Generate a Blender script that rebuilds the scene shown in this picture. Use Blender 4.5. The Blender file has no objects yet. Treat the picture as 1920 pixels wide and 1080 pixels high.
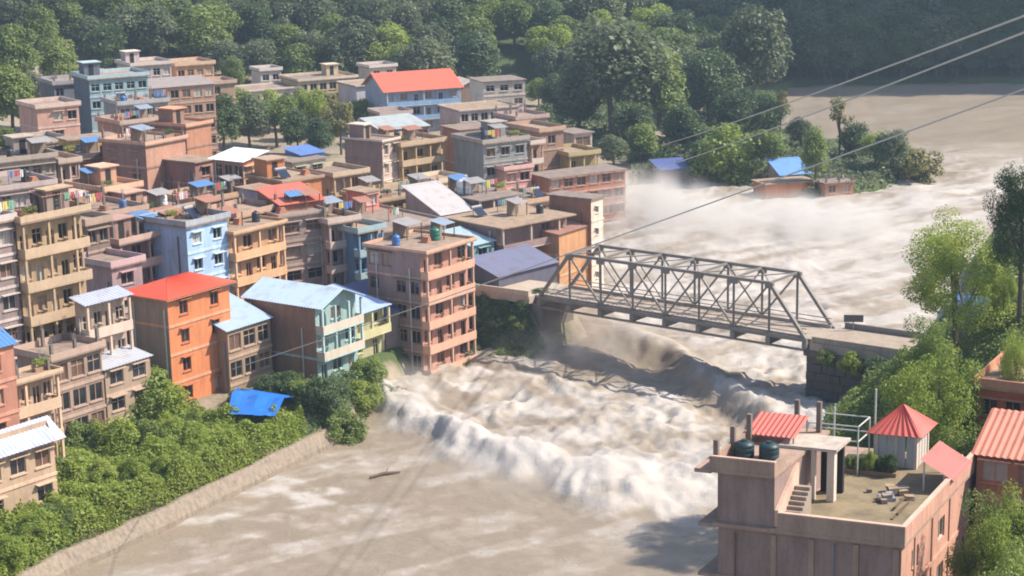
import bpy, math, random
import numpy as np
from mathutils import Matrix, Vector

# ------------------------------------------------------------------ camera, sky, sun, exposure
S = bpy.context.scene
C = S.collection
H = 57.0                      # camera height above the river
FPX = 3344.0                  # focal length in photo pixels (1920 wide)
PITCH, ROLL = math.radians(13.1), math.radians(1.2)
KD, KY = 1.436, 1.47           # plan scale of depths along the view
CAMR = Matrix.Rotation(math.pi / 2 - PITCH, 3, 'X') @ Matrix.Rotation(-ROLL, 3, 'Z')
cam = bpy.data.cameras.new('camera')
cam.sensor_width = 36.0
cam.lens = 36.0 * FPX / 1920.0
cam.clip_start, cam.clip_end = 0.5, 6000
cam_o = bpy.data.objects.new('camera', cam)
cam_o.matrix_world = Matrix.Translation((0, 0, H)) @ CAMR.to_4x4()
C.objects.link(cam_o)
S.camera = cam_o

SUN_AZ = Vector((0.99, 0.09, 0)).normalized()      # where the sun stands (towards +X, the far side of the valley)
SUN_EL = math.radians(46)
world = bpy.data.worlds.new('World')
S.world = world
world.use_nodes = True
wn = world.node_tree.nodes
sky = wn.new('ShaderNodeTexSky')
sky.sky_type = 'NISHITA'
sky.sun_disc = False
sky.sun_elevation = SUN_EL
sky.sun_rotation = math.atan2(SUN_AZ.x, SUN_AZ.y)
sky.air_density, sky.dust_density = 1.0, 1.5
wn['Background'].inputs['Strength'].default_value = 0.12
world.node_tree.links.new(sky.outputs[0], wn['Background'].inputs['Color'])
sun = bpy.data.lights.new('sun', 'SUN')
sun.energy, sun.angle, sun.color = 5.0, math.radians(0.6), (1.0, 0.91, 0.78)
sun_o = bpy.data.objects.new('sun', sun)
sdir = Vector((SUN_AZ.x * math.cos(SUN_EL), SUN_AZ.y * math.cos(SUN_EL), math.sin(SUN_EL)))
sun_o.rotation_euler = sdir.to_track_quat('Z', 'Y').to_euler()
sun_o.location = (200, 0, 300)
C.objects.link(sun_o)
S.view_settings.view_transform = 'Standard'
S.view_settings.look = 'None'
S.view_settings.exposure = 0.7
S.view_settings.gamma = 1
S.render.engine = 'CYCLES'
S.cycles.use_denoising = True
S.cycles.max_bounces = 6
S.cycles.diffuse_bounces = 3
S.cycles.transparent_max_bounces = 6
S.cycles.volume_bounces = 1
S.cycles.filter_width = 1.9
S.cycles.use_adaptive_sampling = True

# ------------------------------------------------------------------ projection helpers
RV, UV, FV = CAMR @ Vector((1, 0, 0)), CAMR @ Vector((0, 1, 0)), CAMR @ Vector((0, 0, -1))
CP = Vector((0, 0, H))
def ray(px, py): return FV + RV * ((px - 960) / FPX) - UV * ((py - 540) / FPX)
def P(px, py, z=0.0):
    r = ray(px, py); return CP + r * ((z - H) / r.z)
def Pd(px, py, d): return CP + ray(px, py) * (d * KD)
def proj(p):
    v = Vector(p) - CP; d = v.dot(FV)
    return 960 + FPX * v.dot(RV) / d, 540 - FPX * v.dot(UV) / d, d

# ------------------------------------------------------------------ noise (numpy)
def _hash(ix, iy, seed):
    h = (ix.astype(np.int64) * 374761393 + iy.astype(np.int64) * 668265263 + seed * 974634777) & 0x7fffffff
    h = ((h ^ (h >> 13)) * 1274126177) & 0x7fffffff
    return ((h ^ (h >> 16)) & 0xffff) / 65535.0
def vnoise(x, y, seed=0):
    x = np.asarray(x, float); y = np.asarray(y, float)
    ix, iy = np.floor(x), np.floor(y); fx, fy = x - ix, y - iy
    fx, fy = fx * fx * (3 - 2 * fx), fy * fy * (3 - 2 * fy)
    a, b = _hash(ix, iy, seed), _hash(ix + 1, iy, seed)
    c, d = _hash(ix, iy + 1, seed), _hash(ix + 1, iy + 1, seed)
    return (a * (1 - fx) + b * fx) * (1 - fy) + (c * (1 - fx) + d * fx) * fy
def fbm(x, y, seed=0, octs=4):
    s, a, t = 0, 1.0, 0
    for o in range(octs):
        s = s + a * vnoise(x * 2 ** o + 17.3 * o, y * 2 ** o - 9.1 * o, seed + o); t += a; a *= 0.5
    return s / t
def sstep(a, b, x):
    t = np.clip((np.asarray(x, float) - a) / (b - a), 0, 1); return t * t * (3 - 2 * t)

# ------------------------------------------------------------------ materials
MATS = {}
def nmat(name):
    m = bpy.data.materials.new(name); m.use_nodes = True
    nt = m.node_tree; return m, nt, nt.nodes['Principled BSDF']
def wall_mat(col, rough=0.9, dirt=0.6, scale=0.35, brick=None):
    if col[0] >= col[2]: col = (col[0] * .95, col[1] * .865, col[2] * .80)      # local plaster and brick dust are warm
    mu = sum(col) / 3; col = tuple(min(.8, max(.01, mu + (c - mu) * 1.18)) for c in col)
    key = ('wall', tuple(round(c, 3) for c in col), rough, dirt, brick)
    if key in MATS: return MATS[key]
    m, nt, b = nmat('plaster'); N, L = nt.nodes, nt.links
    tc = N.new('ShaderNodeTexCoord')
    mp = N.new('ShaderNodeMapping'); mp.inputs['Scale'].default_value = (1, 1, 0.3)
    L.new(tc.outputs['Object'], mp.inputs['Vector'])
    n1 = N.new('ShaderNodeTexNoise'); n1.inputs['Scale'].default_value = scale * 2.2; n1.inputs['Detail'].default_value = 6
    n1.inputs['Roughness'].default_value = 0.7
    L.new(mp.outputs[0], n1.inputs['Vector'])
    n2 = N.new('ShaderNodeTexNoise'); n2.inputs['Scale'].default_value = 5; n2.inputs['Detail'].default_value = 3
    L.new(tc.outputs['Object'], n2.inputs['Vector'])
    r1 = N.new('ShaderNodeMapRange'); r1.inputs[1].default_value = 0.42; r1.inputs[2].default_value = 0.72
    r1.inputs[3].default_value = 0; r1.inputs[4].default_value = dirt
    L.new(n1.outputs['Fac'], r1.inputs[0])
    base = N.new('ShaderNodeRGB'); base.outputs[0].default_value = (*col, 1)
    src = base.outputs[0]
    if brick:
        bt = N.new('ShaderNodeTexBrick'); bt.inputs['Scale'].default_value = 3.2
        bt.inputs['Color1'].default_value = (*col, 1)
        bt.inputs['Color2'].default_value = (col[0] * .72, col[1] * .66, col[2] * .62, 1)
        bt.inputs['Mortar'].default_value = (*brick, 1); bt.inputs['Mortar Size'].default_value = 0.02
        m3 = N.new('ShaderNodeMapping'); m3.inputs['Rotation'].default_value = (math.pi / 2, 0, 0)
        add = N.new('ShaderNodeVectorMath'); add.operation = 'MULTIPLY'; add.inputs[1].default_value = (1, 1, 1)
        sx = N.new('ShaderNodeSeparateXYZ'); cx_ = N.new('ShaderNodeCombineXYZ'); sm = N.new('ShaderNodeMath'); sm.operation = 'ADD'
        L.new(tc.outputs['Object'], sx.inputs[0]); L.new(sx.outputs[0], sm.inputs[0]); L.new(sx.outputs[1], sm.inputs[1])
        L.new(sm.outputs[0], cx_.inputs[0]); L.new(sx.outputs[2], cx_.inputs[1])
        L.new(cx_.outputs[0], bt.inputs['Vector'])
        src = bt.outputs['Color']
    mx = N.new('ShaderNodeMix'); mx.data_type = 'RGBA'
    L.new(r1.outputs[0], mx.inputs[0]); L.new(src, mx.inputs[6])
    mx.inputs[7].default_value = (col[0] * .42 + .02, col[1] * .4 + .02, col[2] * .38 + .018, 1)
    m2 = N.new('ShaderNodeMix'); m2.data_type = 'RGBA'; m2.blend_type = 'MULTIPLY'; m2.inputs[0].default_value = 0.55
    r2 = N.new('ShaderNodeMapRange'); r2.inputs[3].default_value = 0.72; r2.inputs[4].default_value = 1.15
    L.new(n2.outputs['Fac'], r2.inputs[0])
    L.new(mx.outputs[2], m2.inputs[6]); L.new(r2.outputs[0], m2.inputs[7])
    mp3 = N.new('ShaderNodeMapping'); mp3.inputs['Scale'].default_value = (2.6, 2.6, .16)
    L.new(tc.outputs['Object'], mp3.inputs['Vector'])
    n3 = N.new('ShaderNodeTexNoise'); n3.inputs['Scale'].default_value = 1.0; n3.inputs['Detail'].default_value = 5; n3.inputs['Roughness'].default_value = .65
    L.new(mp3.outputs[0], n3.inputs['Vector'])
    r3 = N.new('ShaderNodeMapRange'); r3.inputs[1].default_value = .5; r3.inputs[2].default_value = .74; r3.inputs[4].default_value = min(.5, dirt * .62)
    L.new(n3.outputs['Fac'], r3.inputs[0])
    m4 = N.new('ShaderNodeMix'); m4.data_type = 'RGBA'; m4.inputs[7].default_value = (col[0] * .3 + .035, col[1] * .3 + .03, col[2] * .3 + .026, 1)
    L.new(r3.outputs[0], m4.inputs[0]); L.new(m2.outputs[2], m4.inputs[6])
    L.new(m4.outputs[2], b.inputs['Base Color'])
    b.inputs['Roughness'].default_value = rough
    bp = N.new('ShaderNodeBump'); bp.inputs['Strength'].default_value = 0.3; bp.inputs['Distance'].default_value = 0.05
    L.new(n2.outputs['Fac'], bp.inputs['Height']); L.new(bp.outputs[0], b.inputs['Normal'])
    MATS[key] = m
    return m
def metal_mat(col, rough=0.5, rust=0.35, metal=0.0):
    key = ('metal', tuple(col), rough, rust, metal)
    if key in MATS: return MATS[key]
    m, nt, b = nmat('painted_metal'); N, L = nt.nodes, nt.links
    tc = N.new('ShaderNodeTexCoord')
    n1 = N.new('ShaderNodeTexNoise'); n1.inputs['Scale'].default_value = 0.8; n1.inputs['Detail'].default_value = 7
    L.new(tc.outputs['Object'], n1.inputs['Vector'])
    r1 = N.new('ShaderNodeMapRange'); r1.inputs[1].default_value = 0.5; r1.inputs[2].default_value = 0.75; r1.inputs[4].default_value = rust
    L.new(n1.outputs['Fac'], r1.inputs[0])
    mx = N.new('ShaderNodeMix'); mx.data_type = 'RGBA'
    mx.inputs[6].default_value = (*col, 1); mx.inputs[7].default_value = (.17, .1, .07, 1)
    L.new(r1.outputs[0], mx.inputs[0]); L.new(mx.outputs[2], b.inputs['Base Color'])
    b.inputs['Roughness'].default_value = rough; b.inputs['Metallic'].default_value = metal
    MATS[key] = m
    return m
def plain_mat(name, col, rough=0.8):
    key = (name, tuple(col))
    if key in MATS: return MATS[key]
    m, nt, b = nmat(name); N, L = nt.nodes, nt.links
    n1 = N.new('ShaderNodeTexNoise'); n1.inputs['Scale'].default_value = 3; n1.inputs['Detail'].default_value = 4
    tc = N.new('ShaderNodeTexCoord'); L.new(tc.outputs['Object'], n1.inputs['Vector'])
    r = N.new('ShaderNodeMapRange'); r.inputs[3].default_value = .75; r.inputs[4].default_value = 1.2
    L.new(n1.outputs['Fac'], r.inputs[0])
    mx = N.new('ShaderNodeMix'); mx.data_type = 'RGBA'; mx.blend_type = 'MULTIPLY'; mx.inputs[0].default_value = 1
    mx.inputs[6].default_value = (*col, 1); L.new(r.outputs[0], mx.inputs[7]); L.new(mx.outputs[2], b.inputs['Base Color'])
    b.inputs['Roughness'].default_value = rough
    MATS[key] = m
    return m
def leaf_mat(name, col, col2, trans=0.35):
    if name in MATS: return MATS[name]
    m, nt, b = nmat(name); N, L = nt.nodes, nt.links
    oi = N.new('ShaderNodeObjectInfo')
    geo = N.new('ShaderNodeNewGeometry')
    n1 = N.new('ShaderNodeTexNoise'); n1.inputs['Scale'].default_value = 0.5; n1.inputs['Detail'].default_value = 3
    L.new(geo.outputs['Position'], n1.inputs['Vector'])
    ad = N.new('ShaderNodeMath'); ad.operation = 'ADD'
    L.new(oi.outputs['Random'], ad.inputs[0]); L.new(n1.outputs['Fac'], ad.inputs[1])
    ad2 = N.new('ShaderNodeMath'); ad2.operation = 'ADD'
    L.new(ad.outputs[0], ad2.inputs[0]); L.new(geo.outputs['Random Per Island'], ad2.inputs[1])
    r = N.new('ShaderNodeMapRange'); r.inputs[1].default_value = 0.6; r.inputs[2].default_value = 2.2
    L.new(ad2.outputs[0], r.inputs[0])
    mx = N.new('ShaderNodeMix'); mx.data_type = 'RGBA'
    mx.inputs[6].default_value = (*col, 1); mx.inputs[7].default_value = (*col2, 1)
    L.new(r.outputs[0], mx.inputs[0]); L.new(mx.outputs[2], b.inputs['Base Color'])
    b.inputs['Roughness'].default_value = 0.55
    tr = N.new('ShaderNodeBsdfTranslucent'); L.new(mx.outputs[2], tr.inputs['Color'])
    ms = N.new('ShaderNodeMixShader'); ms.inputs[0].default_value = trans
    L.new(b.outputs[0], ms.inputs[1]); L.new(tr.outputs[0], ms.inputs[2])
    L.new(ms.outputs[0], N['Material Output'].inputs['Surface'])
    MATS[name] = m
    return m
GLASS = plain_mat('dark_window_glass', (.018, .02, .026), .12)
DARK = plain_mat('dark_interior', (.02, .017, .016), .9)  # near-black colour painted in for unlit doorways and the porch opening
CONC = wall_mat((.36, .33, .30))
CONC_D = wall_mat((.22, .20, .19))
WOOD = plain_mat('weathered_wood', (.13, .085, .055), .8)
BARK = plain_mat('bark', (.10, .078, .058), .9)
WHITEP = wall_mat((.68, .66, .63), dirt=.3)
STEEL = metal_mat((.21, .19, .175), .6, .5)
LEAF = [leaf_mat('leaf_green', (.115, .175, .035), (.26, .33, .08), .45),
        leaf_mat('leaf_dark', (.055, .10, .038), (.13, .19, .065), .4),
        leaf_mat('leaf_yellow_green', (.21, .29, .04), (.40, .47, .10), .5),
        leaf_mat('leaf_grey_green', (.10, .135, .065), (.21, .245, .125), .45),
        leaf_mat('leaf_olive', (.15, .15, .045), (.29, .27, .09), .45)]

# ------------------------------------------------------------------ mesh builder
class MB:
    def __init__(s): s.v, s.f, s.m = [], [], []
    def quad(s, a, b, c, d, mi=0):
        i = len(s.v); s.v += [tuple(a), tuple(b), tuple(c), tuple(d)]; s.f.append((i, i + 1, i + 2, i + 3)); s.m.append(mi)
    def tri(s, a, b, c, mi=0):
        i = len(s.v); s.v += [tuple(a), tuple(b), tuple(c)]; s.f.append((i, i + 1, i + 2)); s.m.append(mi)
    def hexa(s, p, mi=0):      # p: 4 bottom (ccw) + 4 top
        i = len(s.v); s.v += [tuple(q) for q in p]
        for f in ((3, 2, 1, 0), (4, 5, 6, 7), (0, 1, 5, 4), (1, 2, 6, 5), (2, 3, 7, 6), (3, 0, 4, 7)):
            s.f.append(tuple(i + k for k in f)); s.m.append(mi)
        return s
    def box(s, x0, x1, y0, y1, z0, z1, mi=0):
        return s.hexa([(x0, y0, z0), (x1, y0, z0), (x1, y1, z0), (x0, y1, z0), (x0, y0, z1), (x1, y0, z1), (x1, y1, z1), (x0, y1, z1)], mi)
    def beam(s, a, b, w, h, mi=0, up=(0, 0, 1)):
        a, b = Vector(a), Vector(b); d = (b - a).normalized(); u = Vector(up)
        if abs(d.dot(u)) > .98: u = Vector((1, 0, 0))
        r = d.cross(u).normalized(); u = r.cross(d)
        r *= w / 2; u *= h / 2
        return s.hexa([a - r - u, a + r - u, b + r - u, b - r - u, a - r + u, a + r + u, b + r + u, b - r + u], mi)
    def tube(s, pts, rad, n=6, mi=0, cap=True):
        pts = [Vector(p) for p in pts]; i0 = len(s.v)
        for k, p in enumerate(pts):
            t = (pts[min(k + 1, len(pts) - 1)] - pts[max(k - 1, 0)]).normalized()
            u = Vector((0, 0, 1)) if abs(t.z) < .95 else Vector((1, 0, 0))
            a = t.cross(u).normalized(); b = a.cross(t)
            rr = rad[k] if isinstance(rad, (list, tuple)) else rad
            for j in range(n):
                an = 2 * math.pi * j / n
                s.v.append(tuple(p + (a * math.cos(an) + b * math.sin(an)) * rr))
        for k in range(len(pts) - 1):
            for j in range(n):
                q = i0 + k * n + j; q2 = i0 + k * n + (j + 1) % n
                s.f.append((q, q2, q2 + n, q + n)); s.m.append(mi)
        if cap:
            s.f.append(tuple(i0 + j for j in reversed(range(n)))); s.m.append(mi)
            s.f.append(tuple(i0 + (len(pts) - 1) * n + j for j in range(n))); s.m.append(mi)
        return s
    def mesh(s, name, mats):
        me = bpy.data.meshes.new(name); me.from_pydata(s.v, [], s.f)
        for m in (mats if isinstance(mats, (list, tuple)) else [mats]): me.materials.append(m)
        if any(s.m): me.polygons.foreach_set('material_index', s.m)
        me.update(); return me
    def build(s, name, mats, parent=None, smooth=False):
        me = s.mesh(name, mats)
        if smooth: me.polygons.foreach_set('use_smooth', [True] * len(me.polygons))
        return link(name, me, parent)
def link(name, data, parent=None, loc=None, rz=None):
    o = bpy.data.objects.new(name, data); C.objects.link(o)
    if parent is not None: o.parent = parent
    if loc is not None: o.location = loc
    if rz is not None: o.rotation_euler = (0, 0, rz)
    return o
def tag(o, label, cat, group=None, kind=None):
    if label: o['label'] = label
    if cat: o['category'] = cat
    if group: o['group'] = group
    if kind: o['kind'] = kind
    return o
def empty(name, loc, rz=0, label=None, cat=None, group=None):
    return tag(link(name, None, None, loc, rz), label, cat, group)

def leaf_cloud(rng, centres, radii, per, leaf, squash=.8):
    """leaf-sized rhombs spread over clumps; returns vertex and face arrays"""
    vs = []
    for c, r in zip(centres, radii):
        n = max(6, int(per * (r / np.mean(radii)) ** 2))
        d = rng.normal(size=(n, 3)); d /= np.linalg.norm(d, axis=1, keepdims=True)
        rad = r * (.35 + .65 * rng.random(n) ** .45)
        p = c + d * rad[:, None] * np.array([1, 1, squash])
        nr = d * .75 + rng.normal(size=(n, 3)) * .55 + np.array([.15, 0, .8]); nr /= np.linalg.norm(nr, axis=1, keepdims=True)
        a = np.cross(nr, rng.normal(size=(n, 3))); a /= np.linalg.norm(a, axis=1, keepdims=True); b = np.cross(nr, a)
        s = leaf * (.6 + .8 * rng.random(n))[:, None]
        vs.append(np.stack([p - a * s, p - b * s * .62, p + a * s, p + b * s * .62], 1).reshape(-1, 3))
    v = np.concatenate(vs)
    return v
def cloud_mesh(name, v, mat):
    n = len(v) // 4; me = bpy.data.meshes.new(name)
    me.vertices.add(len(v)); me.vertices.foreach_set('co', v.astype(np.float32).ravel())
    me.loops.add(len(v)); me.loops.foreach_set('vertex_index', np.arange(len(v)))
    me.polygons.add(n); me.polygons.foreach_set('loop_start', np.arange(0, len(v), 4)); me.polygons.foreach_set('loop_total', np.full(n, 4))
    me.update(calc_edges=True); me.materials.append(mat)
    return me
# ------------------------------------------------------------------ river plan and terrain
RIV_PX = [(20, 1140), (130, 1076), (330, 985), (600, 850), (670, 812), (715, 750), (800, 690), (890, 648), (990, 612), (1050, 570),
          (1095, 510), (1122, 462), (1135, 405), (1200, 366), (1300, 352), (1400, 362), (1500, 392), (1600, 388), (1690, 366),
          (1740, 338), (1725, 300), (1640, 278), (1560, 285), (1470, 262), (1440, 200), (1500, 178), (1700, 172), (1940, 175), (2060, 182),
          (2090, 300), (1990, 330), (1870, 420), (1800, 520), (1740, 640), (1640, 720), (1540, 790), (1470, 900), (1400, 1010), (1370, 1150), (1360, 1500), (300, 1500)]
RIV = np.array([[P(a, b).x, P(a, b).y] for a, b in RIV_PX])
def river_dist(x, y):
    """signed distance to the river's edge: > 0 on land"""
    x = np.asarray(x, float); y = np.asarray(y, float)
    best = np.full(x.shape, 1e9); ins = np.zeros(x.shape, bool)
    n = len(RIV)
    for i in range(n):
        ax, ay = RIV[i]; bx, by = RIV[(i + 1) % n]
        dx, dy = bx - ax, by - ay
        t = np.clip(((x - ax) * dx + (y - ay) * dy) / (dx * dx + dy * dy), 0, 1)
        best = np.minimum(best, np.hypot(x - ax - t * dx, y - ay - t * dy))
        c = ((ay > y) != (by > y)) & (x < (bx - ax) * (y - ay) / (by - ay + 1e-12) + ax)
        ins ^= c
    return np.where(ins, -best, best)
ZD = 7.0                      # bridge deck level
A0, A1 = P(1012, 556, ZD), P(1510, 636, ZD)
BLEN = (A1 - A0).length; BU = (A1 - A0).normalized(); BN_ = Vector((-BU.y, BU.x, 0))
def T(x, y):
    x = np.asarray(x, float); y = np.asarray(y, float)
    d = river_dist(x, y); yw = y; y = y / KY
    z = -3.2 + 6.4 * sstep(-0.8, 2.4, d) + np.clip(d - 3, 0, 200) * 0.035
    z = z + 0.16 * np.clip(-52 - x, 0, 400) * sstep(60, 140, y)                   # the town climbs away from the river
    z = z + 0.42 * np.clip(y - 292 - 0.10 * x, 0, 400) * sstep(3, 30, d) * (1 - 0.7 * sstep(20, 90, x))  # wooded hillside
    right = sstep(24, 44, x - 0.10 * (y - 90)) * (1 - sstep(150, 200, y))
    z = z + right * np.minimum(np.clip(d - 2, 0, 60) * 1.0, 16.5)
    z = z + 290 * sstep(92, 330, x + 0.12 * (y - 330)) * sstep(318, 372, y + 45 * sstep(150, 200, x)) * sstep(0, 12, d)   # far mountain shoulder
    z = z + 60 * sstep(330, 480, y) * sstep(3, 30, d) * sstep(30, 110, x)
    y = yw
    # earth bank that carries the road from the bridge into town
    sx, sw = (x - A0.x) * BU.x + (y - A0.y) * BU.y, (x - A0.x) * BN_.x + (y - A0.y) * BN_.y
    out = np.maximum(np.maximum(-1.0 - sw, sw - 7.5), 0)
    m = np.clip(ZD - 1.5 - 0.03 * np.maximum(-sx, 0) - 1.5 * out - 1.5 * np.maximum(sx + 1.5, 0), -4, 40) * (sx > -27)
    z = np.maximum(z, np.where(sx > -27, m, -9))
    z = z + (fbm(x * .12, y * .12, 3) - .5) * 1.2 * sstep(4, 9, d)
    # the far approach road runs in a shallow cutting
    o2 = np.maximum(np.maximum(-2.0 - sw, sw - 8.5), 0) + np.maximum(sx - BLEN - 27, 0)
    return np.where(sx > BLEN - 3, np.minimum(z, ZD - 1.3 + .9 * o2), z)
def Tz(x, y): return float(T(np.array([x]), np.array([y]))[0])
def PG(px, py):
    """ground point seen at a pixel"""
    z = 3.0
    for _ in range(12):
        p = P(px, py, z); z = 0.5 * z + 0.5 * Tz(p.x, p.y)
    p = P(px, py, z); return Vector((p.x, p.y, Tz(p.x, p.y)))

def axis(segs):
    out = []
    for a, b, st in segs: out += list(np.arange(a, b, st))
    return np.array(out + [segs[-1][1]])
def grid_mesh(name, xs, ys, zf, mats, attrs=None):
    X, Y = np.meshgrid(xs, ys); Z = zf(X, Y)
    if isinstance(Z, tuple): X, Y, Z, extra = Z
    else: extra = {}
    nx, ny = len(xs), len(ys)
    co = np.stack([X, Y, Z], -1).reshape(-1, 3)
    idx = np.arange(nx * ny).reshape(ny, nx)
    f = np.stack([idx[:-1, :-1], idx[:-1, 1:], idx[1:, 1:], idx[1:, :-1]], -1).reshape(-1, 4)
    me = bpy.data.meshes.new(name)
    me.vertices.add(len(co)); me.vertices.foreach_set('co', co.ravel())
    me.loops.add(f.size); me.loops.foreach_set('vertex_index', f.ravel())
    me.polygons.add(len(f)); me.polygons.foreach_set('loop_start', np.arange(0, f.size, 4)); me.polygons.foreach_set('loop_total', np.full(len(f), 4))
    me.polygons.foreach_set('use_smooth', np.ones(len(f), bool))
    me.update(calc_edges=True)
    for k, v in extra.items():
        at = me.attributes.new(k, 'FLOAT', 'POINT'); at.data.foreach_set('value', v.ravel().astype(np.float32))
    for m in mats: me.materials.append(m)
    return link(name, me)

def ground_material():
    m, nt, b = nmat('earth_and_scrub'); N, L = nt.nodes, nt.links
    geo = N.new('ShaderNodeNewGeometry')
    n1 = N.new('ShaderNodeTexNoise'); n1.inputs['Scale'].default_value = .12; n1.inputs['Detail'].default_value = 8; n1.inputs['Roughness'].default_value = .65
    n2 = N.new('ShaderNodeTexNoise'); n2.inputs['Scale'].default_value = 1.6; n2.inputs['Detail'].default_value = 6
    L.new(geo.outputs['Position'], n1.inputs['Vector']); L.new(geo.outputs['Position'], n2.inputs['Vector'])
    at = N.new('ShaderNodeAttribute'); at.attribute_name = 'green'
    ad = N.new('ShaderNodeMath'); ad.operation = 'ADD'; L.new(n1.outputs['Fac'], ad.inputs[0]); L.new(at.outputs['Fac'], ad.inputs[1])
    r = N.new('ShaderNodeMapRange'); r.inputs[1].default_value = .7; r.inputs[2].default_value = 1.05; L.new(ad.outputs[0], r.inputs[0])
    dirt = N.new('ShaderNodeMix'); dirt.data_type = 'RGBA'; dirt.inputs[6].default_value = (.23, .175, .125, 1); dirt.inputs[7].default_value = (.36, .30, .235, 1)
    L.new(n2.outputs['Fac'], dirt.inputs[0])
    gr = N.new('ShaderNodeMix'); gr.data_type = 'RGBA'; gr.inputs[6].default_value = (.035, .06, .018, 1); gr.inputs[7].default_value = (.09, .12, .035, 1)
    L.new(n2.outputs['Fac'], gr.inputs[0])
    mx = N.new('ShaderNodeMix'); mx.data_type = 'RGBA'
    L.new(r.outputs[0], mx.inputs[0]); L.new(dirt.outputs[2], mx.inputs[6]); L.new(gr.outputs[2], mx.inputs[7])
    L.new(mx.outputs[2], b.inputs['Base Color']); b.inputs['Roughness'].default_value = .95
    bp = N.new('ShaderNodeBump'); bp.inputs['Strength'].default_value = .6; bp.inputs['Distance'].default_value = .3
    L.new(n2.outputs['Fac'], bp.inputs['Height']); L.new(bp.outputs[0], b.inputs['Normal'])
    return m
TOWN_MIN = P(60, 700)
def terr(X, Y):
    Z = T(X, Y); d = river_dist(X, Y); YW = Y; Y = Y / KY
    g = .25 + .6 * sstep(285, 300, Y) + .5 * (X > 20) * (Y < 210) + .5 * sstep(40, 60, X)
    g = g + .6 * sstep(14, 8, d) * (d > 1.5) * (Y < 150) * (X < 0)
    return X, YW, Z, {'green': g}
ground = grid_mesh('ground', axis([(-420, -80, 8), (-80, 80, 1.5), (80, 420, 5)]), axis([(-60, 80, 10), (80, 310, 1.9), (310, 485, 3.5), (485, 1030, 11)]), terr, [ground_material()])
tag(ground, 'earth and scrub of the valley floor and hillsides', None, kind='structure')

# ------------------------------------------------------------------ river
def curve_y(pts):
    w = sorted([(P(a, b).x, P(a, b).y) for a, b in pts]); xs = np.array([q[0] for q in w]); ys = np.array([q[1] for q in w])
    return lambda x: np.interp(x, xs, ys)
YC1 = curve_y([(690, 745), (730, 790), (800, 838), (850, 862), (950, 908), (1050, 935), (1150, 960), (1250, 975), (1340, 965), (1420, 930)])
YC2 = curve_y([(1000, 690), (1060, 660), (1130, 645), (1200, 668), (1280, 705), (1345, 745), (1420, 790), (1500, 830)])
BRX = P(1260, 600).y
def water(X, Y):
    YW = Y; Y = Y / KY
    e1 = (Y - YC1(X) / KY) * .82
    e2 = (Y - YC2(X) / KY) * .82 + (fbm(X * .22, Y * .22, 43, 3) - .5) * 4.5
    jx = fbm(X * .16, Y * .16, 41, 3) - .5
    e1 = e1 + 8 * jx * sstep(-14, 4, e1) + (fbm(X * .45, Y * .45, 47, 2) - .5) * 2.4
    inx = sstep(-22, -12, X + .0 * Y)
    up = sstep(-2.5, 3.5, e1)
    turb = up * (1 - .65 * sstep(20, 32, e1))
    rid = np.abs(fbm(X * .30 + 3 * jx, Y * .30, 5, 4) - .5) * 2
    big = fbm(X * .13, Y * .13, 9, 3) - .5
    small = fbm(X * .9, Y * .9, 13, 3) - .5
    z = 0.55 * sstep(-2, 40, e1) + 1.2 * sstep(8, 60, e2)
    z = z + turb * (1.6 * np.exp(-((e1 - 4.0) / 4.0) ** 2) * (.85 + 1.7 * big) + .2 * np.sin(e1 * .85 + 9 * jx + .15 * X) * sstep(4, 9, e1) + .6 * (0.45 - rid) + 1.0 * big + .6 * small + .3 * (fbm(X * 2.2, Y * 2.2, 15, 2) - .5))
    side = sstep(9, 17, X + 0.0)
    z = z + side * (1.3 * np.exp(-(e2 - 2.6) ** 2 / 16.0) - 1.2 * np.exp(-(e2 + 3.6) ** 2 / 18.0))
    upst = sstep(4, 14, e2)
    z = z + upst * ((fbm(X * .10 - Y * .03, Y * .22, 21, 4) - .5) * 1.6 + (fbm(X * .5, Y * .9, 23, 3) - .5) * .5)
    calm = 1 - up
    z = z + calm * ((fbm(X * .25, Y * .25, 31, 4) - .5) * .34 + (fbm(X * .9 + .4 * Y, Y * 1.3, 33, 3) - .5) * .14)
    # foam carried on the surface
    streak = fbm(X * .09 + .05 * Y, Y * .55 - .25 * X, 51, 4)
    fine = fbm(X * 1.3, Y * 1.3, 57, 3)
    al = fbm(X * .16 - .06 * Y, e1 * .55, 63, 4)
    foam = turb * (.22 + .5 * (.5 - rid) + 1.5 * (al - .46) + .7 * (fbm(X * .34, Y * .34, 61, 4) - .46) + .72 * np.exp(-((e1 - 3.4) / 4.0) ** 2))
    foam = foam + upst * (.46 + 1.5 * (streak - .5) + .5 * (fine - .5))
    dark = side * np.exp(-(e2 + 2.4) ** 2 / 11.0) * (.55 + .9 * fbm(X * .25 + Y * .12, Y * .7, 75, 3))
    foam = foam * (1 - .8 * np.clip(dark, 0, 1)) + side * .35 * np.exp(-(e2 - 4.2) ** 2 / 5.0)
    L0 = P(560, 940); q = np.exp(-(((X - L0.x) / 9) ** 2 + ((Y - L0.y / KY) / 7) ** 2))
    foam = foam + calm * (q * .8 * sstep(.46, .74, fbm(X * .35 + .2 * Y, Y * .6, 71, 4)) + .30 * sstep(.50, .72, streak) + .22 * sstep(.45, .7, fbm(X * .5 + .3 * Y, Y * .9 - .2 * X, 79, 4)))
    far = sstep(215, 250, Y)
    foam = foam * (1 - far) + far * .25 * streak
    return X, YW, z, {'foam': np.clip(foam, 0, 1), 'smooth': np.clip(dark, 0, 1)}
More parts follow.
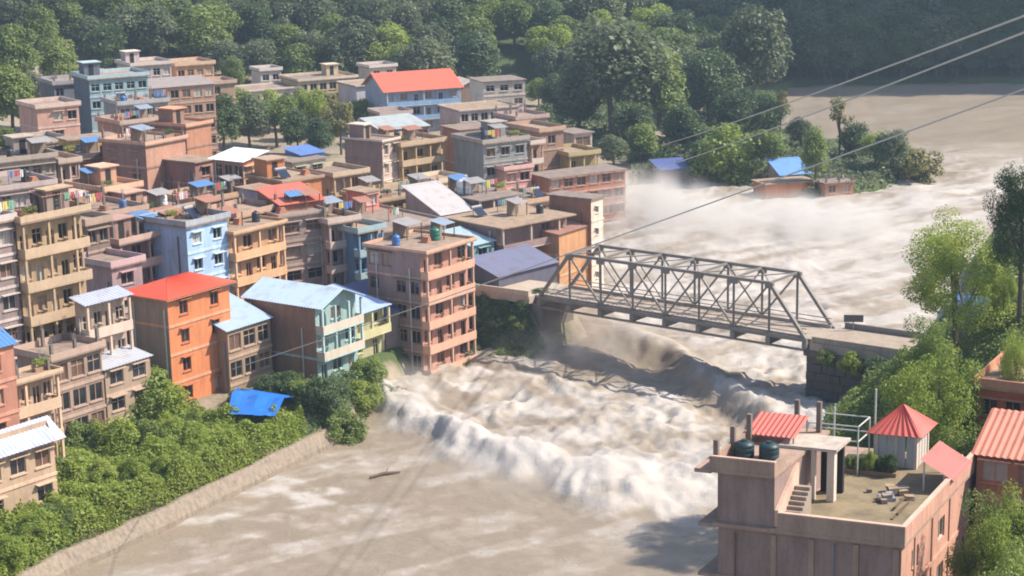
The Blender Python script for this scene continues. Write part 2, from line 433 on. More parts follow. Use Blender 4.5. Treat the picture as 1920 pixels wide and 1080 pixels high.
def water_material():
    m, nt, b = nmat('silty_flood_water'); N, L = nt.nodes, nt.links
    geo = N.new('ShaderNodeNewGeometry')
    at = N.new('ShaderNodeAttribute'); at.attribute_name = 'foam'
    n1 = N.new('ShaderNodeTexNoise'); n1.inputs['Scale'].default_value = 1.1; n1.inputs['Detail'].default_value = 8; n1.inputs['Roughness'].default_value = .7
    n1.inputs['Distortion'].default_value = .6
    L.new(geo.outputs['Position'], n1.inputs['Vector'])
    r0 = N.new('ShaderNodeMapRange'); r0.inputs[3].default_value = -.28; r0.inputs[4].default_value = .28; L.new(n1.outputs['Fac'], r0.inputs[0])
    ml = N.new('ShaderNodeMath'); ml.operation = 'MULTIPLY_ADD'
    sq = N.new('ShaderNodeMath'); sq.operation = 'MINIMUM'; sq.inputs[1].default_value = 1
    s4 = N.new('ShaderNodeMath'); s4.operation = 'MULTIPLY'; s4.inputs[1].default_value = 4; L.new(at.outputs['Fac'], s4.inputs[0]); L.new(s4.outputs[0], sq.inputs[0])
    L.new(r0.outputs[0], ml.inputs[0]); L.new(sq.outputs[0], ml.inputs[1]); L.new(at.outputs['Fac'], ml.inputs[2])
    cr = N.new('ShaderNodeValToRGB'); e = cr.color_ramp.elements
    e[0].position = .08; e[0].color = (.275, .222, .168, 1); e[1].position = .95; e[1].color = (.48, .44, .41, 1)
    k = e.new(.38); k.color = (.335, .285, .235, 1); k = e.new(.65); k.color = (.42, .38, .345, 1)
    L.new(ml.outputs[0], cr.inputs[0]); L.new(cr.outputs[0], b.inputs['Base Color'])
    rr = N.new('ShaderNodeMapRange'); rr.inputs[3].default_value = .28; rr.inputs[4].default_value = .85; L.new(ml.outputs[0], rr.inputs[0])
    L.new(rr.outputs[0], b.inputs['Roughness'])
    b.inputs['IOR'].default_value = 1.33
    bp = N.new('ShaderNodeBump'); bp.inputs['Strength'].default_value = .55; bp.inputs['Distance'].default_value = .25
    L.new(n1.outputs['Fac'], bp.inputs['Height']); L.new(bp.outputs[0], b.inputs['Normal'])
    return m
river = grid_mesh('river_water', axis([(-60, -30, 1.5), (-30, 45, .34), (45, 90, 1.0), (90, 260, 4)]),
                  axis([(70, 132, 2.2), (132, 245, .42), (245, 355, 1.1), (355, 510, 3.0)]), water, [water_material()])
tag(river, 'silty brown flood river with white foam and waves', None, kind='structure')

# ------------------------------------------------------------------ embankment along the near bank
def strip(name, px, z0, z1, inset, mat, label, cat, thick=.5):
    pts = [P(a, b) for a, b in px]; fine = []
    for a, b in zip(pts[:-1], pts[1:]):
        n = max(2, int((b - a).length / 2))
        fine += [a.lerp(b, k / n) for k in range(n)]
    fine.append(pts[-1])
    m = MB(); rows = []
    rnd = random.Random(3)
    for i, p in enumerate(fine):
        t = (fine[min(i + 1, len(fine) - 1)] - fine[max(0, i - 1)]).normalized()
        nrm = Vector((-t.y, t.x, 0))       # towards land (left of travel up-river)
        j = rnd.uniform(-.12, .12)
        rows.append([p - nrm * (.3) + Vector((0, 0, z0)), p + nrm * (.0 + j) + Vector((0, 0, .5)), p + nrm * inset + Vector((0, 0, z1 + j)),
                     p + nrm * (inset + thick) + Vector((0, 0, z1 + j)), p + nrm * (inset + thick + .1) + Vector((0, 0, z0))])
    for a, b in zip(rows[:-1], rows[1:]):
        for k in range(4): m.quad(a[k], b[k], b[k + 1], a[k + 1])
    o = m.build(name, mat)
    return tag(o, label, cat)
strip('embankment_wall', [(40, 1128), (130, 1076), (330, 985), (600, 850), (660, 818)], -2, 1.7, .9, wall_mat((.30, .275, .24), dirt=.9, scale=1.2),
      'sloping pale concrete embankment wall below the green bank', 'wall')

# ------------------------------------------------------------------ building kit
WIN_CACHE = {}
PANES = [GLASS, plain_mat('curtain_cloth', (.30, .22, .16), .9), plain_mat('wooden_shutter', (.14, .075, .05), .8), plain_mat('pale_curtain', (.42, .39, .35), .9), plain_mat('faded_blue_shutter', (.10, .17, .24), .8)]
def window_data(w, h, fm, style, pk=0, shade=True):
    key = (round(w, 2), round(h, 2), fm.name, style, pk, shade)
    if key in WIN_CACHE: return WIN_CACHE[key]
    f = MB(); t = .08
    f.box(0, t, -.05, .05, 0, h); f.box(w - t, w, -.05, .05, 0, h); f.box(t, w - t, -.05, .05, 0, t); f.box(t, w - t, -.05, .05, h - t, h)
    if style == 1: f.box(w / 2 - .03, w / 2 + .03, -.04, .04, t, h - t)
    if style == 2:
        f.box(w / 2 - .03, w / 2 + .03, -.04, .04, t, h - t); f.box(t, w - t, -.03, .03, h * .66 - .03, h * .66 + .03)
    f.box(-.08, w + .08, -.26, -.052, -.1, -.002)                   # sill
    if shade: f.box(-.2, w + .2, -.62, -.142, h + .12, h + .2)                # concrete sunshade
    p = MB(); p.quad((t, .03, t), (w - t, .03, t), (w - t, .03, h - t), (t, .03, h - t))
    WIN_CACHE[key] = (f.mesh('window', fm), p.mesh('pane', PANES[pk]))
    return WIN_CACHE[key]
def face_wall(mb, mp, W, h, openings, mi, depth=.14):
    us = sorted({0, W} | {o[0] for o in openings} | {o[1] for o in openings})
    zs = sorted({0, h} | {o[2] for o in openings} | {o[3] for o in openings})
    for a, b in zip(us[:-1], us[1:]):
        for c, d in zip(zs[:-1], zs[1:]):
            um, zm = (a + b) / 2, (c + d) / 2
            if any(o[0] < um < o[1] and o[2] < zm < o[3] for o in openings): continue
            mb.quad(mp(a, 0, c), mp(b, 0, c), mp(b, 0, d), mp(a, 0, d), mi)
    for (a, b, c, d) in openings:
        q = depth
        mb.quad(mp(a, 0, c), mp(a, q, c), mp(a, q, d), mp(a, 0, d), mi); mb.quad(mp(b, q, c), mp(b, 0, c), mp(b, 0, d), mp(b, q, d), mi)
        mb.quad(mp(a, q, c), mp(a, 0, c), mp(b, 0, c), mp(b, q, c), mi); mb.quad(mp(a, 0, d), mp(a, q, d), mp(b, q, d), mp(b, 0, d), mi)
def corrugated(mb, a, b, c, d, wave=.42, amp=.04, mi=0):
    """sheet a-b (eave) to d-c (ridge), ribs running from eave to ridge"""
    a, b, c, d = map(Vector, (a, b, c, d)); n = max(4, int((b - a).length / wave)) * 2
    nr = (b - a).cross(d - a).normalized(); i0 = len(mb.v)
    for k in range(n + 1):
        o = nr * (amp if k % 2 else -amp)
        mb.v.append(tuple(a.lerp(b, k / n) + o)); mb.v.append(tuple(d.lerp(c, k / n) + o))
    for k in range(n):
        i = i0 + 2 * k; mb.f.append((i, i + 2, i + 3, i + 1)); mb.m.append(mi)
def water_tank(loc, r, h, mat, label, group=None):
    m = MB(); n = 14; prof = [(r * .96, 0), (r, .06 * h), (r, .3 * h), (r * .95, .32 * h), (r, .35 * h), (r, .62 * h), (r * .95, .65 * h), (r, .68 * h), (r * .98, .82 * h), (r * .6, .95 * h), (r * .25, h)]
    for k, (rr, z) in enumerate(prof):
        for j in range(n): m.v.append((rr * math.cos(j * 2 * math.pi / n), rr * math.sin(j * 2 * math.pi / n), z))
    for k in range(len(prof) - 1):
        for j in range(n): m.f.append((k * n + j, k * n + (j + 1) % n, (k + 1) * n + (j + 1) % n, (k + 1) * n + j)); m.m.append(0)
    m.f.append(tuple((len(prof) - 1) * n + j for j in range(n))); m.m.append(0)
    e = empty('water_tank', loc, 0, label, 'water tank', group)
    m.build('body', mat, e, True)
    lid = MB(); lid.tube([(0, 0, h - .02), (0, 0, h + .08)], r * .3, 10); lid.build('lid', mat, e)
    return e
BLACKP = plain_mat('black_plastic', (.03, .035, .04), .45)
def solve_width(c, direction, px):
    x0 = proj(c)[0]; t = .5
    while t < 60 and abs(proj(c + direction * t)[0] - x0) < px: t += .05
    return t
BUILDINGS = {}
PIPEM = [plain_mat('grey_pipe', (.25, .25, .26), .6), plain_mat('rusty_pipe', (.16, .10, .07), .8), plain_mat('white_pipe', (.55, .54, .52), .6)]
def building(name, label, cx, cy, d, wl, wr, th=44, sh=3.0, R='win', L='blank', cR=(.5, .45, .4), cL=None, trim=None, rail=None, roof='flat', rc=None,
             frame=None, bays=None, lbays=None, parapet=.8, stubs=0, hut=False, brick=None, base=None, seed=None, bal=1.1, over=.35, cat='building', rise=1.6, style=1, maxn=8,
             ww=1.7, wh=1.4, group=None, wlm=None, wrm=None, parR=None):
    rnd = random.Random(seed if seed is not None else label)
    ww = ww * rnd.uniform(.85, 1.15); wh = wh * rnd.uniform(.9, 1.12)
    top = Pd(cx, cy, d); th_ = math.atan(1.45 * math.tan(math.radians(th)))
    ux, uy = Vector((math.cos(th_), math.sin(th_), 0)), Vector((-math.sin(th_), math.cos(th_), 0))
    wx = wrm or solve_width(top, ux, wr); wy = wlm or solve_width(top, uy, wl)
    cs = [top, top + ux * wx, top + uy * wy, top + ux * wx + uy * wy]
    zb = (min(Tz(c.x, c.y) for c in cs) - .6) if base is None else base
    h = top.z - zb
    if roof == 'flat': h -= parapet
    e = empty(name, (top.x, top.y, zb), th_, label, cat, group)
    BUILDINGS[label] = e
    e_info = dict(h=h, wx=wx, wy=wy, top=top, zb=zb)
    cL = cL or cR; trim = trim or tuple(min(.75, c * 1.25 + .05) for c in cR); rail = rail or trim  # cL: side colour; several sides are darkened here to paint in shade
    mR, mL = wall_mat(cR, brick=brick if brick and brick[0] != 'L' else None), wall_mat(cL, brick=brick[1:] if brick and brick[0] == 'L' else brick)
    mT, mRail = wall_mat(trim), wall_mat(rail, dirt=.35)
    fm = wall_mat(frame) if frame else mT
    n = min(maxn, max(1, int(round(h / sh)))); ground_h = h - (n - 1) * sh if h - (n - 1) * sh > 1.4 else h - (n - 1) * sh
    levels = [h - k * sh for k in range(n + 1)]          # floor levels counted down from the roof
    wall = MB()
    faces = {'R': (R, wx, lambda u, w, z: (u, w, z), bays), 'L': (L, wy, lambda u, w, z: (w, wy - u, z), lbays)}
    for fk, (kind, W, mp, nb) in faces.items():
        ops = []; doors = []
        if kind != 'blank':
            nb = nb or max(1, int(W / 2.7))
            for k in range(n):
                zf = levels[k + 1]
                if zf < -2.0: continue
                for j in range(nb):
                    uc = W * (j + .5) / nb
                    w_ = min(ww, W / nb * .72); h_ = wh; sill = .95
                    if kind == 'balc' and j % 2 == (k % 2): w_, h_, sill = min(.95, w_), 2.05, .06
                    if kind == 'open': w_, h_, sill = W / nb * .8, 1.75, .75
                    if rnd.random() < .05: continue
                    a = (uc - w_ / 2, uc + w_ / 2, zf + sill, zf + sill + h_)
                    if a[2] < .1 or a[3] > h - .15: continue
                    ops.append(a)
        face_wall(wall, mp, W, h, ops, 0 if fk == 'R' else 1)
        for (a, b, c, d_) in ops:
            pk = rnd.choice([0, 0, 0, 0, 0, 1, 2, 3]) if kind != 'open' else rnd.choice([0, 0, 2])
            fme, pme = window_data(b - a, d_ - c, fm, rnd.choice([style, style, 2]) if b - a < 1.9 else 2, pk, kind == 'win' and d < 200)
            if fk == 'R': o = link('window', fme, e, (a, .14, c), 0)
            else: o = link('window', fme, e, (.14, wy - a, c), -math.pi / 2)
            link('pane', pme, o)
        if kind == 'balc':
            for k in range(n):
                zf = levels[k + 1]
                if zf < 1.0: continue
                if fk == 'R': bx = lambda mb, u0, u1, w0, w1, z0, z1: mb.box(u0, u1, -w1, -w0, z0, z1)
                else: bx = lambda mb, u0, u1, w0, w1, z0, z1: mb.box(-w1, -w0, wy - u1, wy - u0, z0, z1)
                sl = MB(); bx(sl, .0, W, .002, bal, zf - .16, zf); s_ = sl.build('balcony', mT, e)
                rl = MB(); bx(rl, 0, W, bal - .1, bal - .002, zf + .002, zf + .85); bx(rl, 0, .1, .004, bal - .102, zf + .002, zf + .85); bx(rl, W - .1, W, .004, bal - .102, zf + .002, zf + .85)
                rl.build('balcony_parapet', mRail, s_)
                if nb and k < n:
                    for j in range(0, nb + 1, max(1, nb // 2)):
                        u = min(max(W * j / nb, .13), W - .13)
                        cb = MB(); bx(cb, u - .12, u + .12, bal - .36, bal - .104, zf + .004, levels[k] - .17); cb.build('column', mT, e)
        elif kind in ('win', 'open') or n > 1:
            for k in range(n):
                zf = levels[k + 1]
                if zf < .8: continue
                sl = MB()
                if fk == 'R': sl.box(-.06, wx + .06, -.09, -.002, zf - .14, zf + .14)
                else: sl.box(-.07, -.002, .0, wy + .06, zf - .13, zf + .13)
                sl.build('floor_band', mT if kind != 'blank' or rnd.random() < .3 else mL, e)
    for q_ in range(2 if d < 190 else 0):
        pm_ = MB(); yq = wy * (.12 + .7 * q_ + rnd.uniform(-.05, .1))
        pm_.box(-.2, -.09, yq - .06, yq + .06, 0, h - rnd.uniform(.2, 2.5)); pm_.build('drain_pipe', PIPEM[rnd.randrange(3)], e)
    # the two sides turned away
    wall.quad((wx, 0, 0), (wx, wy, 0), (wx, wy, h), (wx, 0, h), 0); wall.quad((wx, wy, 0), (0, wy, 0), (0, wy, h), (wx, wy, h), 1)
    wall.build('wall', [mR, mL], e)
    rm = rc if rc is not None and not isinstance(rc, tuple) else (metal_mat(rc) if rc else wall_mat(tuple(c * .75 for c in trim), dirt=.6))
    oR = bal + .15 if R == 'balc' else over; oL = bal + .15 if L == 'balc' else over
    if roof == 'flat':
        r = MB(); r.box(-oL, wx + over, -oR, wy + over, h, h + .18); ro = r.build('roof', rm if rc else wall_mat(rnd.choice([(.36, .30, .26), (.31, .26, .235), (.39, .32, .26), (.28, .25, .24)]), dirt=.85), e)
        p = MB(); t = .12; z0, z1 = h + .182, h + parapet
        pm = wall_mat(parR) if parR else mRail
        if parapet > .3:
            p.box(-oL, wx + over, -oR, -oR + t, z0, z1); p.box(-oL, wx + over, wy + over - t, wy + over, z0, z1)
            p.box(-oL, -oL + t, -oR + t, wy + over - t, z0, z1); p.box(wx + over - t, wx + over, -oR + t, wy + over - t, z0, z1)
            p.build('parapet', pm, e)
        zr = h + .182
        if hut:
            hb = MB(); hw = min(2.8, wx * .45); hd = min(3.0, wy * .6); x0 = wx * .08 if rnd.random() < .5 else wx * .9 - hw; y0 = wy * .9 - hd
            hb.box(x0, x0 + hw, y0, y0 + hd, zr, zr + 2.3); ho = hb.build('stair_room', mL, e)
            hr = MB(); hr.box(x0 - .3, x0 + hw + .3, y0 - .35, y0 + hd + .2, zr + 2.3, zr + 2.45); hr.build('roof', mT, ho)
            hd_ = MB(); hd_.box(x0 + hw * .3, x0 + hw * .3 + .85, y0 - .03, y0 - .002, zr + .05, zr + 2.0); hd_.build('door', DARK, ho)
        if stubs:
            nx_ = max(2, int(round(wx / 3.2)) + 1); ny_ = max(2, min(stubs, int(round(wy / 3.4)) + 1))
            for i in range(nx_):
                for j in range(ny_):
                    if rnd.random() < .15: continue
                    sx = .2 + (wx - .4) * i / (nx_ - 1); sy = .2 + (wy - .4) * j / (ny_ - 1); hh = rnd.uniform(.9, 1.9)
                    cm = MB(); cm.box(sx - .14, sx + .14, sy - .14, sy + .14, zr, zr + hh)
                    co = cm.build('column_stub', CONC_D, e)
                    rb = MB()
                    for qx in (-.09, .09):
                        for qy in (-.09, .09): rb.beam((sx + qx, sy + qy, zr + hh - .02), (sx + qx * 1.3, sy + qy * 1.2, zr + hh + rnd.uniform(.4, .9)), .03, .03)
                    rb.build('rebar', STEEL, co)
    elif roof == 'shed':         # slopes down towards the river facade
        r = MB(); corrugated(r, (-oL, -oR, h + .1), (wx + over, -oR, h + .1), (wx + over, wy + over, h + rise), (-oL, wy + over, h + rise))
        r.build('roof', rm, e)
        for q_ in (.02, wx - .02):
            g = MB(); g.tri((q_, 0, h), (q_, wy, h + rise - .1), (q_, wy, h)); g.build('gable', mL, e)
        g = MB(); g.quad((0, wy - .01, h), (wx, wy - .01, h), (wx, wy - .01, h + rise - .1), (0, wy - .01, h + rise - .1))
        g.build('gable', mL, e)
    elif roof == 'shedL':        # slopes down towards the left-hand face
        r = MB(); corrugated(r, (-oL, wy + over, h + .1), (-oL, -oR, h + .1), (wx + over, -oR, h + rise), (wx + over, wy + over, h + rise))
        r.build('roof', rm, e)
        for q_ in (.02, wy - .02):
            g = MB(); g.tri((0, q_, h), (wx, q_, h), (wx, q_, h + rise - .1)); g.build('gable', mR, e)
        g = MB(); g.quad((wx - .01, 0, h), (wx - .01, wy, h), (wx - .01, wy, h + rise - .1), (wx - .01, 0, h + rise - .1))
        g.build('gable', mR, e)
    elif roof in ('gable', 'gableY'):
        if roof == 'gable':      # ridge along the facade
            yc = wy / 2; r = MB()
            corrugated(r, (-oL, -oR, h - .05), (wx + over, -oR, h - .05), (wx + over, yc, h + rise), (-oL, yc, h + rise))
            corrugated(r, (wx + over, wy + over, h - .05), (-oL, wy + over, h - .05), (-oL, yc, h + rise), (wx + over, yc, h + rise))
            r.build('roof', rm, e)
            for q_ in (.01, wx - .01):
                g = MB(); g.tri((q_, 0, h), (q_, yc, h + rise - .12), (q_, wy, h)); g.build('gable', mL, e)
        else:
            xc = wx / 2; r = MB()
            corrugated(r, (-oL, wy + over, h - .05), (-oL, -oR, h - .05), (xc, -oR, h + rise), (xc, wy + over, h + rise))
            corrugated(r, (wx + over, -oR, h - .05), (wx + over, wy + over, h - .05), (xc, wy + over, h + rise), (xc, -oR, h + rise))
            r.build('roof', rm, e)
            for q_ in (.01, wy - .01):
                g = MB(); g.tri((0, q_, h), (wx, q_, h), (xc, q_, h + rise - .12)); g.build('gable', mR, e)
    elif roof == 'hip':
        r = MB(); o_ = over; q = min(wx, wy) / 2
        A, B, Cc, D = (-o_, -o_, h), (wx + o_, -o_, h), (wx + o_, wy + o_, h), (-o_, wy + o_, h)
        if wx >= wy: E, F = (q, wy / 2, h + rise), (wx - q, wy / 2, h + rise)
        else: E, F = (wx / 2, q, h + rise), (wx / 2, wy - q, h + rise)
        if wx >= wy: corrugated(r, A, B, F, E); corrugated(r, Cc, D, E, F); r.tri(B, Cc, F); r.tri(D, A, E)
        else: corrugated(r, B, Cc, F, E); corrugated(r, D, A, E, F); r.tri(A, B, E); r.tri(Cc, D, F)
        r.build('roof', rm, e)
        s_ = MB(); s_.box(-o_ * .9, wx + o_ * .9, -o_ * .9, wy + o_ * .9, h - .16, h - .06); s_.build('eaves_board', mT, e)
    e_info['e'] = e
    return e_info
def on_roof(b, fx, fy, dz=.19):
    e = b['e']; th_ = e.rotation_euler.z; x, y = b['wx'] * fx, b['wy'] * fy
    return Vector((e.location.x + x * math.cos(th_) - y * math.sin(th_), e.location.y + x * math.sin(th_) + y * math.cos(th_), b['zb'] + b['h'] + dz))

# colours
CREAM, YEL, PINK, PEACH, ORANGE = (.60, .50, .34), (.58, .47, .25), (.60, .40, .34), (.66, .46, .31), (.66, .30, .14)
MAUVE, GREY, LGREY, WHITE, BLUE = (.36, .27, .26), (.34, .32, .31), (.48, .46, .45), (.70, .68, .66), (.40, .53, .74)
BRICK, BRICKD, TEAL, BROWN, MAROON = (.44, .24, .175), (.30, .19, .155), (.28, .47, .46), (.33, .24, .19), (.34, .14, .13)
MORT = (.40, .34, .30)
REDROOF, BLUEROOF, GREYROOF, LBLUE = (.68, .10, .05), (.12, .22, .45), (.38, .39, .42), (.36, .47, .60)
B = {}
# --- front rank by the river, from the low end of the bank upstream
B['L2'] = building('bank_house', 'small two-storey pale house with grey-blue tin roof low on the green bank', -40, 868, 104, 10, 140, 42, 3.1, 'win', cR=(.52, .42, .34), roof='shed', rc=(.44, .48, .60), rise=1.7, over=.8, bays=3, ww=1.5)
B['L1'] = building('apartment_house', 'pale pink four-storey house with columned balconies above the small tin-roofed house', -30, 722, 109, 20, 126, 42, 3.0, 'balc', cR=(.52, .41, .33), rail=(.62, .51, .41), roof='flat', bays=6, stubs=2, seed=4, parapet=.5)
B['L1b'] = building('tin_shed_house', 'house with a bright blue tin roof at the edge of the picture beside columned balconies', -60, 668, 106, 20, 84, 42, 3.0, 'win', cR=(.48, .27, .22), roof='shed', rc=(.08, .22, .52), rise=1.2)
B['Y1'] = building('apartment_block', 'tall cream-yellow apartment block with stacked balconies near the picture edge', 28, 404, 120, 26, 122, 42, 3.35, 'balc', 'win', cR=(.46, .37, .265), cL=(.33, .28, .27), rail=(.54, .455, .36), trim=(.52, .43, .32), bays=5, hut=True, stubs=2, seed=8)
B['Y2'] = building('balcony_house', 'whitish balconied house with bluish flat roof joined to the tall cream block', 150, 572, 121.5, 10, 82, 42, 3.3, 'balc', cR=(.50, .43, .38), rail=(.64, .58, .54), bays=4, roof='shed', rc=(.42, .45, .56), rise=.7)
B['L0'] = building('concrete_house', 'grey-mauve concrete house with white roof edge left of the cream-yellow block', -90, 420, 116, 20, 112, 42, 3.2, 'win', cR=(.30, .26, .27), trim=(.62, .60, .62), bays=3, seed=3)
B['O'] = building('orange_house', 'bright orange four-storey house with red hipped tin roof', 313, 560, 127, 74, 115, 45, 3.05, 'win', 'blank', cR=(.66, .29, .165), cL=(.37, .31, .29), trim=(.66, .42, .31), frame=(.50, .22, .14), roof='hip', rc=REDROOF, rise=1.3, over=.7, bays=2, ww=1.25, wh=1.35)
B['GS'] = building('lean_to', 'pale-walled lean-to with grey-blue tin roof between orange house and brick house', 426, 622, 131, 6, 80, 45, 3.0, 'open', cR=(.36, .29, .23), bays=3, roof='shed', rc=LBLUE, rise=2.2, wlm=6)
B['BR'] = building('brick_house', 'brick house with light blue tin roof and teal balconies facing the river', 590, 576, 133, 132, 76, 45, 2.9, 'balc', 'blank', cR=(.33, .44, .43), cL=(.40, .24, .17), rail=(.62, .60, .55), brick=('L', .36, .30, .26), roof='gableY', rc=(.42, .53, .66), rise=1.5, bays=3)
B['YG'] = building('green_house', 'small yellow-green house with bluish tin roof squeezed beside the pink building', 652, 592, 140, 20, 66, 45, 2.9, 'balc', cR=(.48, .50, .34), rail=(.56, .58, .38), roof='shed', rc=(.42, .52, .76), rise=1.6, wlm=7, bays=2)
B['GW'] = building('grey_store', 'grey concrete store with dark blue tin roof behind the yellow-green house', 722, 590, 144, 15, 66, 45, 2.9, 'blank', cR=(.25, .235, .24), roof='shed', rc=(.10, .12, .26), rise=2.0, wlm=8)
B['PK'] = building('pink_building', 'pink four-storey building with mauve side wall next to the bridge approach', 787, 468, 143, 100, 88, 44, 2.95, 'balc', 'win', cR=(.58, .36, .31), cL=(.35, .265, .265), rail=(.68, .46, .37), trim=(.58, .42, .36), bays=4, lbays=4, hut=False, stubs=0, seed=12, ww=1.5, wh=1.5, frame=(.42, .30, .25), parapet=.5)  # cL darkens the side wall by colour, standing in for its shade
# --- second rank
B['M1'] = building('mauve_terrace', 'mauve brown terrace with pinkish balconies left of the blue house', 213, 446, 139, 40, 134, 44, 3.0, 'balc', cR=(.33, .23, .22), rail=(.56, .44, .41), bays=5, hut=True, seed=5, stubs=2)
B['BW'] = building('blue_house', 'pale blue house with dark square windows above the red roof', 348, 414, 140, 8, 76, 44, 3.05, 'win', cR=(.44, .58, .84), trim=(.56, .68, .88), frame=(.66, .76, .9), bays=2, ww=1.3, wh=1.4, wlm=7, parR=(.42, .44, .47))
B['PE'] = building('peach_house', 'peach house with long balconies right of the blue house', 427, 432, 144, 12, 94, 44, 3.0, 'balc', cR=(.58, .40, .27), rail=(.68, .48, .33), bays=4, parapet=.5, wlm=8, seed=6)
B['PE2'] = building('brick_penthouse', 'dark brick top storey set back on the peach house', 443, 398, 149, 20, 78, 44, 2.9, 'win', cR=BRICKD, trim=(.50, .38, .33), bays=3, wlm=6, seed=3, stubs=2)
B['RB'] = building('grey_house', 'grey-mauve house with maroon ground floor and red tin awning on top', 524, 402, 150, 10, 84, 26, 3.0, 'win', cR=(.36, .30, .29), trim=(.46, .40, .38), bays=2, ww=2.6, wh=1.2, parapet=.5, wlm=9, seed=2)
B['RR'] = building('red_roof_shelter', 'rooftop room with sloping red tin roof above the grey-mauve house', 527, 386, 152, 10, 80, 26, 2.6, 'open', cR=(.30, .16, .13), roof='shed', rc=(.62, .17, .11), rise=1.5, wlm=6, base=15.5)
B['WB'] = building('white_house', 'narrow whitish house with dark window bays beside the grey-mauve house', 608, 408, 152, 8, 54, 30, 3.0, 'balc', cR=(.40, .33, .31), rail=(.62, .55, .54), bays=2, wlm=8, stubs=2)
B['TB'] = building('teal_house', 'narrow blue-teal house between whitish house and pink building', 662, 425, 152, 8, 46, 36, 2.9, 'balc', cR=(.13, .22, .33), rail=(.36, .46, .48), bays=2, wlm=8)
B['MG'] = building('terrace_house', 'low grey house with broad flat concrete terrace behind the pink building', 705, 432, 158, 30, 128, 30, 3.0, 'win', cR=(.38, .33, .30), trim=(.48, .43, .40), bays=4, seed=4, wlm=16, parapet=.5)
B['OT'] = building('orange_top_house', 'orange-brown house with bright doorway above the red tin awning', 530, 338, 163, 14, 72, 32, 3.0, 'win', cR=(.56, .27, .15), trim=(.45, .36, .30), bays=3, parapet=.4, wlm=8, hut=True, seed=9)
B['PC'] = building('pink_cube_house', 'tiny bright pink rooftop house with one window', 683, 358, 168, 8, 26, 34, 2.7, 'win', cR=(.66, .34, .33), parapet=.3, bays=1, wlm=4)
B['YT'] = building('yellow_terrace_house', 'yellow-ochre house with cluttered terrace beside the pink rooftop house', 712, 372, 171, 20, 112, 30, 3.0, 'open', cR=(.46, .37, .22), trim=(.56, .47, .34), bays=5, stubs=2, parapet=.6, wlm=9, seed=21)
B['MS'] = building('sheet_metal_hall', 'hall clad and roofed in pale mauve metal sheet', 828, 405, 167, 12, 60, 30, 3.0, 'blank', cR=(.44, .40, .41), roof='shed', rc=(.52, .48, .48), rise=3.2, wlm=8)
B['WR'] = building('white_edge_house', 'house with thin white-edged flat roof beside the sheet metal hall', 888, 372, 170, 10, 78, 30, 3.0, 'balc', cR=(.30, .24, .23), rail=(.45, .37, .34), trim=(.74, .71, .67), bays=3, parapet=.25, wlm=9, bal=1.5)
B['TE'] = building('teal_shack', 'teal painted shack beside the pink building', 884, 462, 158, 10, 42, 36, 2.8, 'win', cR=(.22, .34, .35), roof='shed', rc=(.40, .53, .58), rise=1.2, bays=1, wlm=6)
B['DK'] = building('riverside_hotel', 'dark riverside house with white roof slab and windowed storeys near the bridge end', 930, 424, 160, 10, 132, 32, 3.0, 'balc', cR=(.27, .21, .21), rail=(.34, .27, .28), trim=(.60, .54, .52), bays=5, parapet=.25, wlm=10, bal=1.4)
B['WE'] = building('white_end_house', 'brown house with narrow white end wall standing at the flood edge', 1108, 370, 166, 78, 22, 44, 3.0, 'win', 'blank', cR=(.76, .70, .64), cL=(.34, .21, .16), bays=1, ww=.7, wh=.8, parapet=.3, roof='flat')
B['BS1'] = building('blue_tin_shed', 'shed with dark blue-grey tin roof by the bridge approach', 935, 520, 154, 10, 108, 36, 2.6, 'open', cR=(.12, .12, .16), roof='shed', rc=(.19, .20, .30), rise=1.8, bays=3, wlm=5)
B['BS2'] = building('orange_wall_shed', 'shed with sunlit orange wall below the white-ended house', 1048, 440, 163, 10, 58, 44, 2.8, 'blank', cR=(.56, .35, .22), roof='shed', rc=(.40, .22, .18), rise=.6, wlm=4)
# --- brick tower group and upper town
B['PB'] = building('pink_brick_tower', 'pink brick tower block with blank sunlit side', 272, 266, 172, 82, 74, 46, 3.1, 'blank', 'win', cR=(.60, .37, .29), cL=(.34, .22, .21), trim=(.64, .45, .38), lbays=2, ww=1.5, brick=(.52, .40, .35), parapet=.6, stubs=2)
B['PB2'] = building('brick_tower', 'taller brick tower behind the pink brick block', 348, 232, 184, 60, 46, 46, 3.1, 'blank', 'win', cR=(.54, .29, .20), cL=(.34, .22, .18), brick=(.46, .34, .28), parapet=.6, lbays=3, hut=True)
B['WS'] = building('peach_shed_house', 'peach house with white sloping tin roof below the trees', 455, 304, 168, 56, 40, 44, 3.0, 'win', 'open', cR=(.62, .40, .30), cL=(.36, .26, .23), roof='shedL', rc=(.66, .70, .72), rise=1.0, bays=2, lbays=3, over=.6)
B['WS2'] = building('mauve_room_house', 'small mauve house next to the white sloping tin roof', 365, 302, 172, 6, 40, 44, 3.0, 'win', cR=(.32, .21, .20), bays=1, wlm=6, parapet=.3)
B['LR'] = building('brown_long_house', 'long house with dark roof overhang and yellow rooftop stores', 128, 290, 176, 12, 96, 26, 3.0, 'open', cR=(.30, .20, .16), trim=(.54, .47, .44), bays=4, parapet=.9, wlm=9, parR=(.10, .09, .10), over=.7)
B['LY'] = building('rooftop_store', 'yellow and peach rooftop store above the dark roof overhang', 128, 262, 181, 8, 92, 26, 2.4, 'open', cR=(.58, .45, .22), parapet=.2, bays=4, wlm=4)
B['LP'] = building('column_house', 'whitish house with slender facade columns left of the long dark-roofed house', 106, 296, 170, 10, 36, 30, 3.0, 'balc', cR=(.44, .36, .33), rail=(.60, .52, .47), bays=2, wlm=9)
B['LG'] = building('grey_block', 'grey-green concrete block with many small windows at the picture edge', -40, 300, 165, 10, 142, 26, 3.0, 'win', cR=(.38, .36, .34), trim=(.50, .46, .42), bays=6, wlm=9, hut=True, stubs=2, seed=31)
